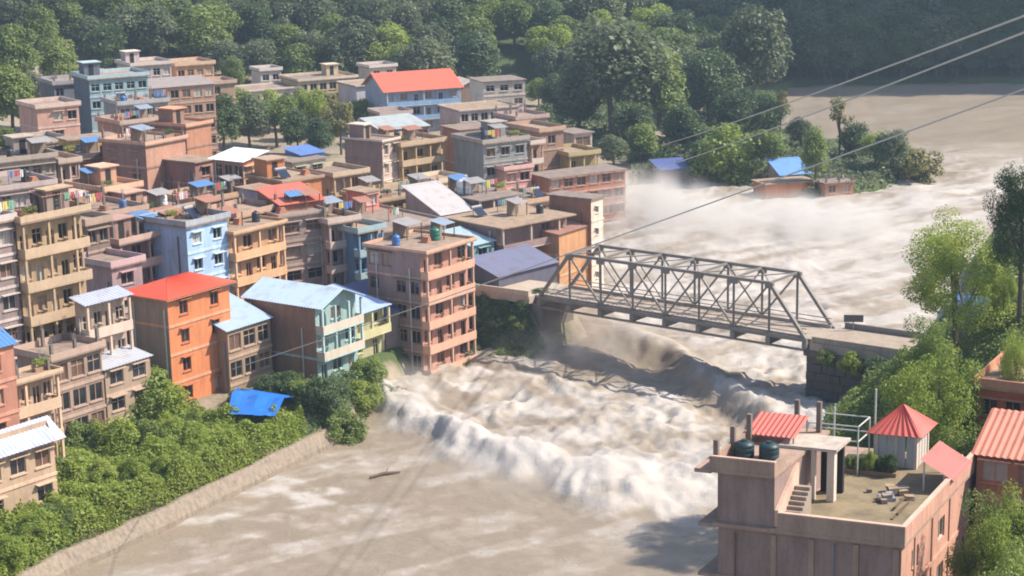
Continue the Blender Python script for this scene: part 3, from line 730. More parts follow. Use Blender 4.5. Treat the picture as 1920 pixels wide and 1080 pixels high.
B['LM'] = building('lilac_house', 'lilac-grey house with flat terrace below the grey-green block', -30, 352, 150, 10, 130, 30, 3.0, 'win', cR=(.38, .34, .37), trim=(.55, .50, .52), bays=5, wlm=10, hut=True, seed=14)
B['LN'] = building('tan_house', 'tan brick house with rooftop clutter behind the mauve terrace', 160, 402, 150, 8, 112, 36, 3.0, 'win', cR=(.44, .31, .25), trim=(.56, .44, .38), bays=4, wlm=9, stubs=3, seed=17, hut=True)
B['LQ'] = building('rose_house', 'rose-brown house with tan parapet in front of the pink brick tower', 268, 396, 157, 20, 100, 40, 3.0, 'win', cR=(.42, .28, .24), trim=(.55, .42, .36), bays=3, wlm=8, stubs=2, seed=19, hut=True)
B['LS'] = building('ochre_house', 'ochre-brown house under the peach house with white tin roof', 372, 372, 162, 10, 96, 38, 3.0, 'open', cR=(.48, .33, .22), trim=(.58, .45, .34), bays=4, wlm=8, stubs=2, seed=23)
B['LV'] = building('lavender_room', 'lavender-grey rooftop house left of the orange-brown house', 490, 356, 160, 6, 38, 34, 2.9, 'win', cR=(.42, .38, .46), bays=1, wlm=5, parapet=.3)
# --- middle far group
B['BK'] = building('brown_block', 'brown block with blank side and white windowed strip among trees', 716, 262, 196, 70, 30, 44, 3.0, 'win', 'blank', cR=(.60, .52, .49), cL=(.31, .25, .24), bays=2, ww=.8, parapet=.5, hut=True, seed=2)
B['BK2'] = building('ochre_balcony_block', 'ochre balcony block behind the white windowed strip', 746, 266, 198, 8, 80, 30, 3.0, 'balc', cR=(.42, .33, .20), rail=(.56, .47, .36), bays=3, wlm=9)
B['GG'] = building('grey_green_house', 'grey-green house with dark windows above the flood bank', 906, 262, 196, 8, 82, 24, 3.0, 'win', cR=(.30, .31, .31), trim=(.42, .42, .42), bays=3, ww=1.6, wlm=9, hut=True)
B['WC'] = building('white_column_house', 'narrow white and brown house beside the grey-green house', 990, 262, 200, 6, 22, 24, 3.0, 'balc', cR=(.38, .28, .24), rail=(.66, .62, .60), bays=1, wlm=8)
B['BN'] = building('brown_brick_house', 'brown brick house with blank wall near the yellow frame house', 1012, 240, 204, 8, 44, 26, 3.0, 'win', cR=(.36, .25, .20), brick=MORT, bays=1, wlm=9, trim=(.52, .40, .33))
B['YF'] = building('yellow_frame_house', 'small house with yellow posts behind the red brick wall', 1062, 284, 205, 6, 54, 22, 3.0, 'balc', cR=(.40, .35, .20), rail=(.50, .46, .28), trim=(.60, .55, .30), bays=2, wlm=7)
B['WF'] = building('white_shop', 'small whitish shop with thin roof slab near the yellow posts', 1076, 250, 214, 6, 34, 22, 3.0, 'open', cR=(.50, .46, .44), trim=(.72, .70, .68), bays=1, wlm=6, parapet=.2)
B['RBW'] = building('red_brick_row', 'low red brick row on the flooded bank', 1030, 332, 196, 10, 142, 22, 2.6, 'win', cR=(.50, .25, .20), brick=MORT, bays=6, parapet=.3, trim=(.55, .36, .30), wlm=6)
# --- far back row
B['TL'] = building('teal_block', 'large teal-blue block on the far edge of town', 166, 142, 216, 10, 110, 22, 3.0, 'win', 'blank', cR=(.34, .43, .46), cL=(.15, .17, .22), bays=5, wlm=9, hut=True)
B['TL2'] = building('dark_slate_house', 'dark slate-coloured house left of the teal block', 100, 152, 222, 10, 64, 22, 3.0, 'win', cR=(.20, .21, .26), trim=(.40, .40, .44), bays=3, wlm=9, stubs=2)
B['TL3'] = building('grey_lower_house', 'low blue-grey house in front of the teal block', 222, 190, 206, 8, 92, 22, 3.0, 'open', cR=(.34, .36, .38), trim=(.46, .48, .50), bays=4, wlm=8, stubs=2)
B['PW'] = building('pink_white_house', 'pink house with a white end at the foot of the wooded slope', 68, 196, 196, 8, 78, 26, 3.0, 'win', cR=(.58, .40, .36), trim=(.66, .58, .56), bays=3, wlm=8)
B['WT'] = building('white_lilac_house', 'white and lilac house behind the teal block', 246, 118, 244, 6, 74, 22, 3.0, 'win', cR=(.60, .56, .60), trim=(.72, .70, .70), bays=4, wlm=9, hut=True)
B['OH'] = building('peach_orange_house', 'peach-orange house at the forest edge', 330, 118, 252, 6, 70, 22, 3.0, 'win', cR=(.66, .42, .28), trim=(.72, .56, .44), bays=4, wlm=9)
B['RBH'] = building('rust_flat_house', 'rust-brown low house below the peach-orange house', 272, 168, 226, 6, 130, 22, 3.0, 'win', cR=(.42, .30, .25), trim=(.52, .42, .36), bays=6, wlm=8, roof='shed', rc=(.40, .33, .30), rise=1.0)
B['W1'] = building('white_school_wing', 'white wing of the long school building with dark windows', 452, 170, 262, 8, 112, 22, 3.0, 'win', cR=(.62, .60, .60), trim=(.70, .68, .66), bays=6, wlm=10, parapet=.5)
B['W2'] = building('yellow_school_wing', 'pale yellow middle wing of the long school building', 560, 148, 266, 8, 108, 20, 3.0, 'win', cR=(.64, .58, .42), trim=(.72, .66, .56), bays=6, wlm=11, parapet=.7, hut=True)
B['W3'] = building('white_annex', 'blank white annex between yellow school wing and red-roofed building', 668, 160, 262, 6, 50, 20, 3.0, 'blank', cR=(.62, .61, .63), wlm=10, parapet=.4)
B['W4'] = building('white_roof_room', 'white flat-roofed room on the skyline of the school', 488, 128, 274, 6, 38, 20, 3.0, 'win', cR=(.70, .68, .67), bays=2, wlm=6)
B['W5'] = building('pale_roof_room', 'pale room behind the red-roofed building', 694, 122, 284, 6, 48, 20, 3.0, 'win', cR=(.62, .60, .57), bays=2, wlm=7)
B['RD'] = building('red_roof_building', 'blue and white building with a broad red tin roof', 722, 172, 252, 6, 138, 16, 3.0, 'balc', cR=(.46, .52, .62), rail=(.34, .50, .70), trim=(.62, .64, .68), roof='gable', rc=(.66, .16, .10), rise=3.2, bays=6, wlm=13, over=.8)
B['RD2'] = building('rose_wall_house', 'low rose-red walled house under the red-roofed building', 714, 210, 240, 6, 56, 16, 3.0, 'win', cR=(.48, .22, .25), trim=(.66, .58, .58), bays=2, wlm=7)
B['WH'] = building('white_flat_house', 'white flat-roofed house beside the red-roofed building', 906, 152, 262, 6, 78, 14, 3.0, 'win', cR=(.64, .62, .60), trim=(.76, .75, .72), bays=3, wlm=9, parapet=.3)
B['WH2'] = building('curved_hall', 'brown hall with low arched roof behind the blue balconies', 862, 164, 272, 6, 46, 14, 3.0, 'blank', cR=(.40, .32, .27), roof='gableY', rc=(.56, .46, .40), rise=1.4, wlm=9)
B['WL'] = building('long_white_house', 'long low white house with a row of dark windows', 862, 206, 242, 6, 110, 18, 3.0, 'win', cR=(.58, .55, .56), trim=(.70, .69, .68), bays=6, wlm=10, parapet=.4)
B['WL2'] = building('mauve_row_house', 'mauve low house right of the long white house', 968, 218, 232, 6, 58, 22, 3.0, 'win', cR=(.40, .32, .32), bays=3, wlm=8, stubs=2)
B['MR'] = building('rust_row_house', 'rusty brick house with thin roof below the long white house', 862, 242, 218, 6, 66, 20, 3.0, 'open', cR=(.44, .26, .19), trim=(.56, .45, .42), bays=3, wlm=7, parapet=.3)
B['CG'] = building('green_roof_house', 'house with grey-green tin roof under the rose-red house', 716, 246, 214, 8, 88, 24, 3.0, 'open', cR=(.34, .27, .25), roof='shed', rc=(.46, .50, .50), rise=1.6, bays=4, wlm=7)
B['BB'] = building('blue_tank_house', 'greenish house with blue rooftop shed at the edge of the trees', 548, 302, 178, 8, 62, 34, 3.0, 'win', cR=(.42, .45, .40), bays=2, wlm=7, parapet=.3)
B['BB2'] = building('blue_roof_shed', 'blue rooftop shed on the greenish house', 566, 292, 181, 6, 42, 34, 2.2, 'open', cR=(.22, .32, .50), roof='shed', rc=(.14, .25, .55), rise=.8, bays=2, wlm=4, base=None)
# --- beyond the flood
B['FB'] = building('brick_hut', 'red-brown brick house among trees across the flood', 1243, 254, 240, 6, 38, 18, 3.0, 'win', cR=(.42, .26, .21), brick=MORT, bays=1, wlm=6, parapet=.3)
B['FBL'] = building('dark_blue_shed', 'shed with dark blue roof at the flooded far bank', 1240, 320, 223, 6, 56, 12, 2.6, 'win', cR=(.46, .44, .44), roof='shed', rc=(.10, .14, .34), rise=1.3, bays=2, wlm=5)
B['FBB'] = building('bright_blue_shed', 'shed with bright blue roof among the far trees', 1464, 330, 217, 8, 54, 12, 2.6, 'win', cR=(.40, .34, .32), roof='shed', rc=(.16, .34, .66), rise=2.3, bays=2, wlm=5)
B['FBO'] = building('orange_brick_ruin', 'orange brick house standing in the flood spray', 1436, 344, 212, 8, 92, 12, 2.6, 'open', cR=(.58, .28, .17), trim=(.52, .32, .24), bays=3, wlm=5, parapet=.3)
B['FBO2'] = building('broken_brick_wall_house', 'broken rust brick house beside the flood spray', 1548, 342, 212, 6, 52, 12, 2.6, 'win', cR=(.52, .30, .20), bays=2, wlm=4, stubs=2, parapet=.3)
# --- right bank
B['RW'] = building('red_wall_house', 'terracotta red house behind the tall riverside tree', 1836, 706, 90, 12, 130, -22, 3.0, 'win', cR=(.50, .17, .10), trim=(.55, .30, .22), bays=3, ww=1.2, wlm=8)
B['RWR'] = building('terracotta_roof_house', 'low house with terracotta tin roof at the right-hand picture edge', 1832, 852, 80, 10, 140, -20, 2.7, 'win', cR=(.45, .24, .18), roof='shed', rc=(.60, .20, .13), rise=1.6, bays=2, wlm=5)
# --- smaller houses between
B['F1'] = building('narrow_house', 'narrow dark house squeezed beside the cream-yellow block', 160, 410, 134, 8, 42, 42, 3.0, 'win', cR=(.21, .17, .16), trim=(.40, .34, .31), bays=2, wlm=6, seed=51)
B['F3'] = building('grey_brown_house', 'grey-brown house with open top floor behind the brick tower', 226, 226, 200, 8, 104, 30, 3.0, 'open', cR=(.36, .29, .27), trim=(.52, .44, .40), bays=5, wlm=8, stubs=2, seed=52)
B['F4'] = building('small_grey_house', 'small grey house at the foot of the slope below the pink house', 52, 264, 186, 8, 74, 28, 3.0, 'win', cR=(.42, .38, .36), bays=3, wlm=8, seed=53)
B['F5'] = building('cream_shop_house', 'small cream house with one square window beside the dark tree', 818, 336, 186, 6, 52, 30, 2.9, 'win', cR=(.58, .50, .40), bays=2, wlm=6, seed=54)
B['F7'] = building('tan_narrow_house', 'tan house tucked below the brown block', 618, 322, 176, 8, 62, 32, 3.0, 'balc', cR=(.46, .37, .27), rail=(.58, .50, .40), bays=2, wlm=7, seed=55)
B['F8'] = building('pink_shop_house', 'small pink house under the grey-green house', 946, 312, 196, 6, 50, 24, 2.8, 'win', cR=(.56, .38, .38), bays=2, wlm=6, seed=56)
B['F9'] = building('rubble_roof_house', 'tan-brown house with rubble-strewn roof behind the dark riverside house', 962, 378, 176, 8, 76, 30, 3.0, 'open', cR=(.40, .30, .23), bays=3, wlm=8, stubs=3, seed=57)
B['F11'] = building('lilac_wall_house', 'low lilac-walled house between cream block and orange house', 208, 490, 131, 8, 56, 42, 3.0, 'win', cR=(.40, .32, .36), bays=1, wlm=6, seed=58)
B['F14'] = building('brown_forest_house', 'small brown house by the round tree at the forest edge', 394, 152, 246, 6, 46, 22, 2.9, 'win', cR=(.44, .34, .28), bays=2, wlm=7, seed=59)
B['F16'] = building('grey_tin_shed', 'low shed with grey tin roof behind the bank shrubs', 196, 694, 121, 8, 84, 44, 2.7, 'win', cR=(.40, .33, .28), roof='shed', rc=(.46, .48, .53), rise=.9, bays=2, wlm=4)
B['F17'] = building('brick_parapet_house', 'low brick house with broken parapet in front of the cream balconies', 96, 664, 117, 8, 92, 44, 2.9, 'open', cR=(.36, .29, .26), bays=3, wlm=5, stubs=2, seed=61)
B['F18'] = building('salmon_back_house', 'salmon house peeping over the tan brick house', 196, 350, 160, 8, 66, 38, 3.0, 'win', cR=(.56, .38, .30), bays=2, wlm=8, hut=True, seed=62)
# --- things people keep on their roofs
SHORT = {'Y1': 'cream-yellow block', 'L0': 'grey-mauve concrete house', 'M1': 'mauve terrace', 'PE': 'peach house', 'PK': 'pink building', 'WB': 'narrow whitish house', 'MG': 'broad concrete terrace', 'YT': 'yellow-ochre house', 'DK': 'dark riverside house',
         'PB': 'pink brick tower', 'LG': 'grey-green concrete block', 'LM': 'lilac-grey house', 'LN': 'tan brick house', 'LQ': 'rose-brown house', 'LS': 'ochre-brown house', 'GG': 'grey-green house', 'BW': 'blue house', 'L1': 'columned balcony house',
         'TL3': 'low blue-grey house', 'F9': 'rubble-strewn roof', 'F3': 'grey-brown house', 'LR': 'long dark-roofed house', 'OT': 'orange-brown house', 'WR': 'white-edged roof', 'BK2': 'ochre balcony block', 'F18': 'salmon house', 'RB': 'grey-mauve awning house'}
RK = random.Random(19)
CLOTH = [(.62, .60, .58), (.45, .10, .10), (.12, .20, .42), (.60, .48, .14), (.16, .34, .24), (.50, .30, .36)]
for key, nm in SHORT.items():
    b = B[key]; th_ = b['e'].rotation_euler.z
    opts = ['shelter', 'laundry', 'pots', 'bricks', 'tank2'] + (['panel'] if RK.random() < .35 else ['shelter'])
    RK.shuffle(opts)
    spots = [(.16, .2), (.5, .3), (.8, .25), (.2, .62), (.52, .7)]
    RK.shuffle(spots)
    nitem = 4 if b['wx'] > 6 else 3
    for kind, (fx, fy) in zip(opts[:nitem], spots):
        p = on_roof(b, fx, fy)
        if kind == 'shelter':
            col, cn = RK.choice([((.30, .36, .44), 'grey-blue'), ((.36, .34, .33), 'grey'), ((.42, .20, .14), 'rust-red'), ((.12, .25, .48), 'blue')])
            e = empty('rooftop_shelter', p, th_, f'small {cn} tin shelter on the roof of the {nm}', 'shelter', 'rooftop shelters'); w_, d_ = RK.uniform(1.8, 2.8), RK.uniform(1.5, 2.2)
            m = MB(); corrugated(m, (-.2, -.2, 1.75), (w_ + .2, -.2, 1.75), (w_ + .2, d_ + .2, 2.2), (-.2, d_ + .2, 2.2)); m.build('roof', metal_mat(col), e)
            for (qx, qy, qz) in ((0, 0, 1.75), (w_, 0, 1.75), (0, d_, 2.12), (w_, d_, 2.12)): MB().box(qx - .05, qx + .05, qy - .05, qy + .05, 0, qz).build('post', WOOD, e)
            m = MB(); m.box(0.1, w_ - .1, d_ - .08, d_ - .02, 0, 1.9); m.build('back_panel', wall_mat((.32, .27, .24)), e)
        elif kind == 'laundry':
            e = empty('laundry_line', p, th_, f'line of hanging washing on the roof of the {nm}', 'laundry', 'washing lines'); w_ = RK.uniform(2.2, 3.2)
            for qx in (0, w_): MB().box(qx - .03, qx + .03, -.03, .03, 0, 1.8).build('pole', WOOD, e)
            MB().beam((0, 0, 1.72), (w_, 0, 1.72), .02, .02).build('line', STEEL, e)
            x = .15
            while x < w_ - .6:
                cw, ch = RK.uniform(.4, .7), RK.uniform(.6, 1.1); m = MB(); n = 4
                for k in range(n): 
                    y0, y1 = .05 * math.sin(k * 2.1), .05 * math.sin((k + 1) * 2.1)
                    m.quad((x + cw * k / n, y0, 1.7 - ch), (x + cw * (k + 1) / n, y1, 1.7 - ch), (x + cw * (k + 1) / n, 0, 1.7), (x + cw * k / n, 0, 1.7))
                m.build('cloth', plain_mat('cotton', RK.choice(CLOTH), .9), e); x += cw + .1
        elif kind == 'pots':
            e = empty('plant_trough', p, th_, f'trough of green plants on the roof of the {nm}', 'planter', 'rooftop planters')
            MB().box(0, 1.8, 0, .5, 0, .35).build('trough', wall_mat((.38, .26, .20)), e)
            rg = np.random.default_rng(RK.randrange(9999))
            cs_ = [np.array([.3 + .4 * k, .25, .7 + .2 * rg.random()]) for k in range(4)]
            link('foliage', cloud_mesh('foliage', leaf_cloud(rg, cs_, [.4] * 4, 90, .09), LEAF[RK.choice([0, 1, 2])]), e)
        elif kind == 'bricks':
            e = empty('brick_stack', p, th_ + .3, f'stack of bricks left on the roof of the {nm}', 'brick stack', 'brick stacks')
            for r_ in range(3):
                for k in range(4 - r_): MB().box(k * .34 + r_ * .15, k * .34 + .31 + r_ * .15, 0, .8, r_ * .22 + .003, r_ * .22 + .22).build('brick_layer', wall_mat(BRICK), e)
        elif kind == 'panel':
            e = empty('solar_heater', p, th_, f'tilted dark solar heater on the roof of the {nm}', 'solar heater', 'solar heaters')
            MB().hexa([(0, 0, .15), (1.5, 0, .15), (1.5, 1.3, 1.05), (0, 1.3, 1.05), (0, 0, .23), (1.5, 0, .23), (1.5, 1.3, 1.13), (0, 1.3, 1.13)]).build('panel', plain_mat('solar_glass', (.02, .03, .06), .15), e)
            MB().tube([(-.1, 1.4, 1.2), (1.6, 1.4, 1.2)], .2, 10).build('tank', metal_mat((.34, .34, .35), .5, .3), e)
            for (qx, qy, qz) in ((.1, 1.25, 1.0), (1.4, 1.25, 1.0), (.1, .05, .15), (1.4, .05, .15)): MB().box(qx - .03, qx + .03, qy - .03, qy + .03, 0, qz).build('leg', STEEL, e)
        elif kind == 'tank2':
            bl = RK.random() < .6
            water_tank(p, .5, 1.25, BLACKP if bl else plain_mat('blue_plastic', (.05, .16, .42), .4), f'small {"black" if bl else "blue"} plastic water drum on the roof of the {nm}', 'rooftop water drums')
# rooftop tanks
for k, fx, fy, lab in (('PK', .72, .35, 'green water tank on the pink building roof'), ('WB', .5, .5, 'black water tank on the narrow whitish house'), ('Y1', .7, .55, 'black water tank on the cream-yellow block'),
                       ('M1', .75, .5, 'black water tank on the mauve terrace'), ('GG', .3, .4, 'black water tank on the grey-green house'), ('LM', .8, .4, 'black water tank on the lilac-grey house')):
    water_tank(on_roof(B[k], fx, fy), .62, 1.5, plain_mat('green_plastic', (.03, .16, .11), .4) if k == 'PK' else BLACKP, lab, 'rooftop water tanks')
water_tank(on_roof(B['WR'], .28, .5), 1.2, 2.0, plain_mat('white_plastic', (.72, .74, .74), .35), 'big white water tank on the white-edged flat roof', 'rooftop water tanks')
water_tank(on_roof(B['LQ'], .75, .5), .55, 1.4, plain_mat('white_plastic', (.72, .74, .74), .35), 'white water tank above the blue house', 'rooftop water tanks')

# ------------------------------------------------------------------ steel truss bridge
BL = (A1 - A0).length; BW_ = 6.2; NP = 8; PL = BL / NP; TH = 5.7
def bp(s, w, z): return A0 + BU * s + BN_ * w + Vector((0, 0, z))
br = empty('truss_bridge', A0 + Vector((0, 0, 0)), 0, 'grey steel truss road bridge spanning the flooded river', 'bridge')
def bpart(mb, name, mat, parent=None):
    o = mb.build(name, mat); o.parent = parent or br
    o.matrix_parent_inverse = Matrix.Translation(-A0)
    return o
def sub(mb, name, mat, parent):
    o = mb.build(name, mat); o.parent = parent; return o
RAILM = metal_mat((.30, .285, .28), .6, .4)
for w in (0.0, BW_):
    bpart(MB().beam(bp(PL * .95, w, TH), bp(BL - PL * .95, w, TH), .34, .34), 'top_chord', STEEL)
    bpart(MB().beam(bp(-.2, w, -.12), bp(BL + .2, w, -.12), .34, .42), 'bottom_chord', STEEL)
    bpart(MB().beam(bp(-.3, w, -1.25), bp(BL + .3, w, -1.25), .26, .22), 'lower_girder', STEEL)
    bpart(MB().beam(bp(0, w, 0), bp(PL, w, TH), .36, .36), 'end_post', STEEL)
    bpart(MB().beam(bp(BL, w, 0), bp(BL - PL, w, TH), .36, .36), 'end_post', STEEL)
    for k in range(1, NP):
        bpart(MB().beam(bp(PL * k, w, .1), bp(PL * k, w, TH - .17), .24, .24), 'vertical', STEEL)
    for k in range(1, NP - 1):
        a, b = (0.1, TH - .1) if k % 2 == 0 else (TH - .1, 0.1)
        bpart(MB().beam(bp(PL * k, w, a), bp(PL * (k + 1), w, b), .18, .2), 'diagonal', STEEL)
        if k in (2, 5) or k == 3: bpart(MB().beam(bp(PL * k, w + .1, b), bp(PL * (k + 1), w + .1, a), .12, .14), 'counter_brace', STEEL)
    for k in range(1, NP):
        g = MB(); c = bp(PL * k, w, TH - .25); g.beam(c - BU * .5, c + BU * .5, .40, .7); bpart(g, 'gusset_plate', STEEL)
    for zz in (.55, 1.05):
        ww = w + (.28 if w == 0 else -.28)
        bpart(MB().beam(bp(0, ww, zz), bp(BL, ww, zz), .07, .10), 'handrail', RAILM)
for k in range(0, NP + 1):
    f = MB(); f.beam(bp(PL * k, -.3, -.75), bp(PL * k, BW_ + .3, -.75), .55, .78); bpart(f, 'floor_beam', STEEL)
for k in range(1, NP):
    bpart(MB().beam(bp(PL * k, .17, TH), bp(PL * k, BW_ - .17, TH), .2, .24), 'top_strut', STEEL)
    if k < NP - 1:
        bpart(MB().beam(bp(PL * k, .1, TH + .02), bp(PL * (k + 1), BW_ - .1, TH + .02), .1, .1), 'lateral_brace', STEEL)
        bpart(MB().beam(bp(PL * k, BW_ - .1, TH - .12), bp(PL * (k + 1), .1, TH - .12), .1, .1), 'lateral_brace', STEEL)
bpart(MB().hexa([bp(-1, .45, -.34), bp(BL + 1, .45, -.34), bp(BL + 1, BW_ - .45, -.34), bp(-1, BW_ - .45, -.34), bp(-1, .45, -.02), bp(BL + 1, .45, -.02), bp(BL + 1, BW_ - .45, -.02), bp(-1, BW_ - .45, -.02)]), 'deck', wall_mat((.42, .385, .35)))
for w in (.2, BW_ - .46):
    bpart(MB().hexa([bp(0, w, -.02), bp(BL, w, -.02), bp(BL, w + .26, -.02), bp(0, w + .26, -.02), bp(0, w, .3), bp(BL, w, .3), bp(BL, w + .26, .3), bp(0, w + .26, .3)]), 'kerb', wall_mat((.46, .43, .40)))
# abutments and approach roads
def slabbed(name, label, cat, pts_top, zt, zb, mat):
    m = MB(); n = len(pts_top)
    top = [Vector((p.x, p.y, zt)) for p in pts_top]; bot = [Vector((p.x, p.y, zb)) for p in pts_top]
    for i in range(n): m.quad(bot[i], bot[(i + 1) % n], top[(i + 1) % n], top[i])
    m.v += [tuple(t) for t in top]; m.f.append(tuple(range(len(m.v) - n, len(m.v)))); m.m.append(0)
    return tag(m.build(name, mat), label, cat)
STONE = wall_mat((.10, .097, .095), dirt=.75)
ab = empty('bridge_abutment', bp(BL + .6, 0, -ZD), 0, 'dark stone abutment carrying the near end of the bridge', 'abutment')
blk = MB()
rs = random.Random(5)
zc = -2.0; hrow = .95; L_ = 15.0
core = MB().hexa([bp(BL + .75, -.75, -ZD - 3), bp(BL + L_, -.75, -ZD - 3), bp(BL + L_, BW_ + .7, -ZD - 3), bp(BL + .75, BW_ + .7, -ZD - 3), bp(BL + .75, -.75, -1.5), bp(BL + L_, -.75, -1.5), bp(BL + L_, BW_ + .7, -1.5), bp(BL + .75, BW_ + .7, -1.5)])
o = core.build('core', STONE); o.parent = ab; o.matrix_parent_inverse = Matrix.Translation(-ab.location)
row = 0; z = -ZD - 1
while z < -1.55:
    h_ = min(hrow, -1.5 - z); s = BL + .6 - (row % 2) * .0
    first = True
    while s < BL + L_ - .3:
        ln = rs.uniform(1.1, 2.0) if not (first and row % 2) else .8
        first = False
        e_ = min(s + ln, BL + L_)
        pr = rs.uniform(.80, .95)
        m = MB().hexa([bp(s + .03, -pr, z + .03), bp(e_ - .03, -pr, z + .03), bp(e_ - .03, -.6, z + .03), bp(s + .03, -.6, z + .03), bp(s + .03, -pr, z + h_ - .03), bp(e_ - .03, -pr, z + h_ - .03), bp(e_ - .03, -.6, z + h_ - .03), bp(s + .03, -.6, z + h_ - .03)])
        o = m.build('stone', STONE); o.parent = ab; o.matrix_parent_inverse = Matrix.Translation(-ab.location)
        s = e_
    z += hrow; row += 1
ROADM = wall_mat((.40, .36, .32), dirt=.5)
cap = MB().hexa([bp(BL + .4, -1.1, -1.5), bp(BL + L_, -1.1, -1.5), bp(BL + L_, BW_ + 1, -1.5), bp(BL + .4, BW_ + 1, -1.5), bp(BL + .4, -1.1, -.9), bp(BL + L_, -1.1, -.9), bp(BL + L_, BW_ + 1, -.9), bp(BL + .4, BW_ + 1, -.9)])
o = cap.build('capping_slab', wall_mat((.13, .12, .11), dirt=.8)); o.parent = ab; o.matrix_parent_inverse = Matrix.Translation(-ab.location)
r_ = MB().hexa([bp(BL + 1.01, -.9, -.89), bp(BL + 24, -.9, -.89), bp(BL + 24, BW_ + .9, -.89), bp(BL + 1.01, BW_ + .9, -.89), bp(BL + 1.01, -.9, -.02), bp(BL + 24, -.9, .3), bp(BL + 24, BW_ + .9, .3), bp(BL + 1.01, BW_ + .9, -.02)])
tag(r_.build('approach_road', ROADM), 'pale approach road leading off the bridge towards the tall tree', None, kind='structure')
for w, lab in ((-.75, 'concrete parapet on the near side of the approach road'), (BW_ + .5, 'steel guard rail on the far side of the approach road')):
    m = MB().hexa([bp(BL + 1.2, w, 0), bp(BL + 23, w, .3), bp(BL + 23, w + .25, .3), bp(BL + 1.2, w + .25, 0), bp(BL + 1.2, w, .62), bp(BL + 23, w, .9), bp(BL + 23, w + .25, .9), bp(BL + 1.2, w + .25, .62)])
    tag(m.build('road_parapet', wall_mat((.38, .35, .32)) if w < 0 else STEEL), lab, 'parapet')
fill = slabbed('bridge_abutment', 'concrete abutment under the town end of the bridge', 'abutment', [bp(-2.2, -.2, 0), bp(.3, -.2, 0), bp(.3, BW_ + .2, 0), bp(-2.2, BW_ + .2, 0)], ZD - .95, -2, CONC_D)
r_ = MB().hexa([bp(-26, -.8, -1.4), bp(-1.02, -.8, -.9), bp(-1.02, BW_ + .8, -.9), bp(-26, BW_ + .8, -1.4), bp(-26, -.8, -.5), bp(-1.02, -.8, -.02), bp(-1.02, BW_ + .8, -.02), bp(-26, BW_ + .8, -.5)])
tag(r_.build('town_road', wall_mat((.50, .46, .41), dirt=.4)), 'pale concrete road leading from the bridge into town', None, kind='structure')
for w, lab in ((-.7, 'pale concrete parapet on the near side of the town road'),):
    m = MB().hexa([bp(-22, w, -.5), bp(-1.2, w, 0), bp(-1.2, w + .25, 0), bp(-22, w + .25, -.5), bp(-22, w, .2), bp(-1.2, w, .65), bp(-1.2, w + .25, .65), bp(-22, w + .25, .2)])
    tag(m.build('road_parapet', wall_mat((.58, .53, .47), dirt=.3)), lab, 'parapet')
sg = empty('bridge_sign', bp(BL + 2.4, BW_ + .2, 0), 0, 'dark rectangular sign on a post at the bridge end', 'sign')
pm = MB().tube([(0, 0, 0), (0, 0, .95)], .07); sub(pm, 'post', STEEL, sg)
bd = MB().beam(Vector((-1.05, .0, 1.35)), Vector((1.05, -.3, 1.35)), .08, .8); sub(bd, 'board', plain_mat('sign_back', (.10, .095, .10), .6), sg)

# ------------------------------------------------------------------ near house on the right bank, seen from above
NZ = 20.0
def NPx(px, py, z=NZ): return P(px, py, z)
n_fr, n_fl, n_br = NPx(1692, 985), NPx(1347, 946), NPx(1772, 900)
n_bl = n_fl + (n_br - n_fr) * 1.9; n_br = n_fr + (n_br - n_fr) * 1.9
zbase = min(Tz(p.x, p.y) for p in (n_fr, n_fl, n_br, n_bl)) - .5
nb = empty('roof_terrace_house', (n_fl.x, n_fl.y, zbase), 0, 'near pink house, front coloured in mauve shade, with roof terrace and red pavilion', 'house')
NBI = Matrix.Translation(-nb.location)
NU, NV = (n_fr - n_fl), (n_br - n_fr)
NUl, NVl = NU.length, NV.length; NUd, NVd = NU / NUl, NV / NVl
def nl(u, v, z): return n_fl + NUd * u + NVd * v + Vector((0, 0, z))     # metres along front, metres back, metres above terrace parapet top
def npart(mb, name, mat, parent=None):
    o = mb.build(name, mat)
    o.parent = parent or nb
    if parent is None or parent is nb: o.matrix_parent_inverse = NBI
    else: o.matrix_parent_inverse = parent.matrix_parent_inverse.copy() if False else Matrix.Identity(4)
    return o
def nbox(u0, u1, v0, v1, z0, z1, mb=None):
    mb = mb or MB()
    return mb.hexa([nl(u0, v0, z0), nl(u1, v0, z0), nl(u1, v1, z0), nl(u0, v1, z0), nl(u0, v0, z1), nl(u1, v0, z1), nl(u1, v1, z1), nl(u0, v1, z1)])
def nsub(mb, name, mat, parent):
    """sub-part of a near-house part (vertices are in world space)"""
    o = mb.build(name, mat); o.parent = parent; o.matrix_parent_inverse = NBI @ Matrix.Translation((0, 0, 0)); o.matrix_parent_inverse = Matrix.Identity(4); return o
NF, NR = wall_mat((.34, .27, .265), dirt=.7), wall_mat((.62, .40, .34), dirt=.6)  # one house colour as a shaded front copy and a sunlit side copy
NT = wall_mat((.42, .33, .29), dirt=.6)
NLIT = wall_mat((.66, .52, .46), dirt=.4)  # sunlit tone put into the colour of copings and stair wall
UBP = 3.4
zf = -1.05 - .9                       # terrace floor lies about 1 m below the parapet top
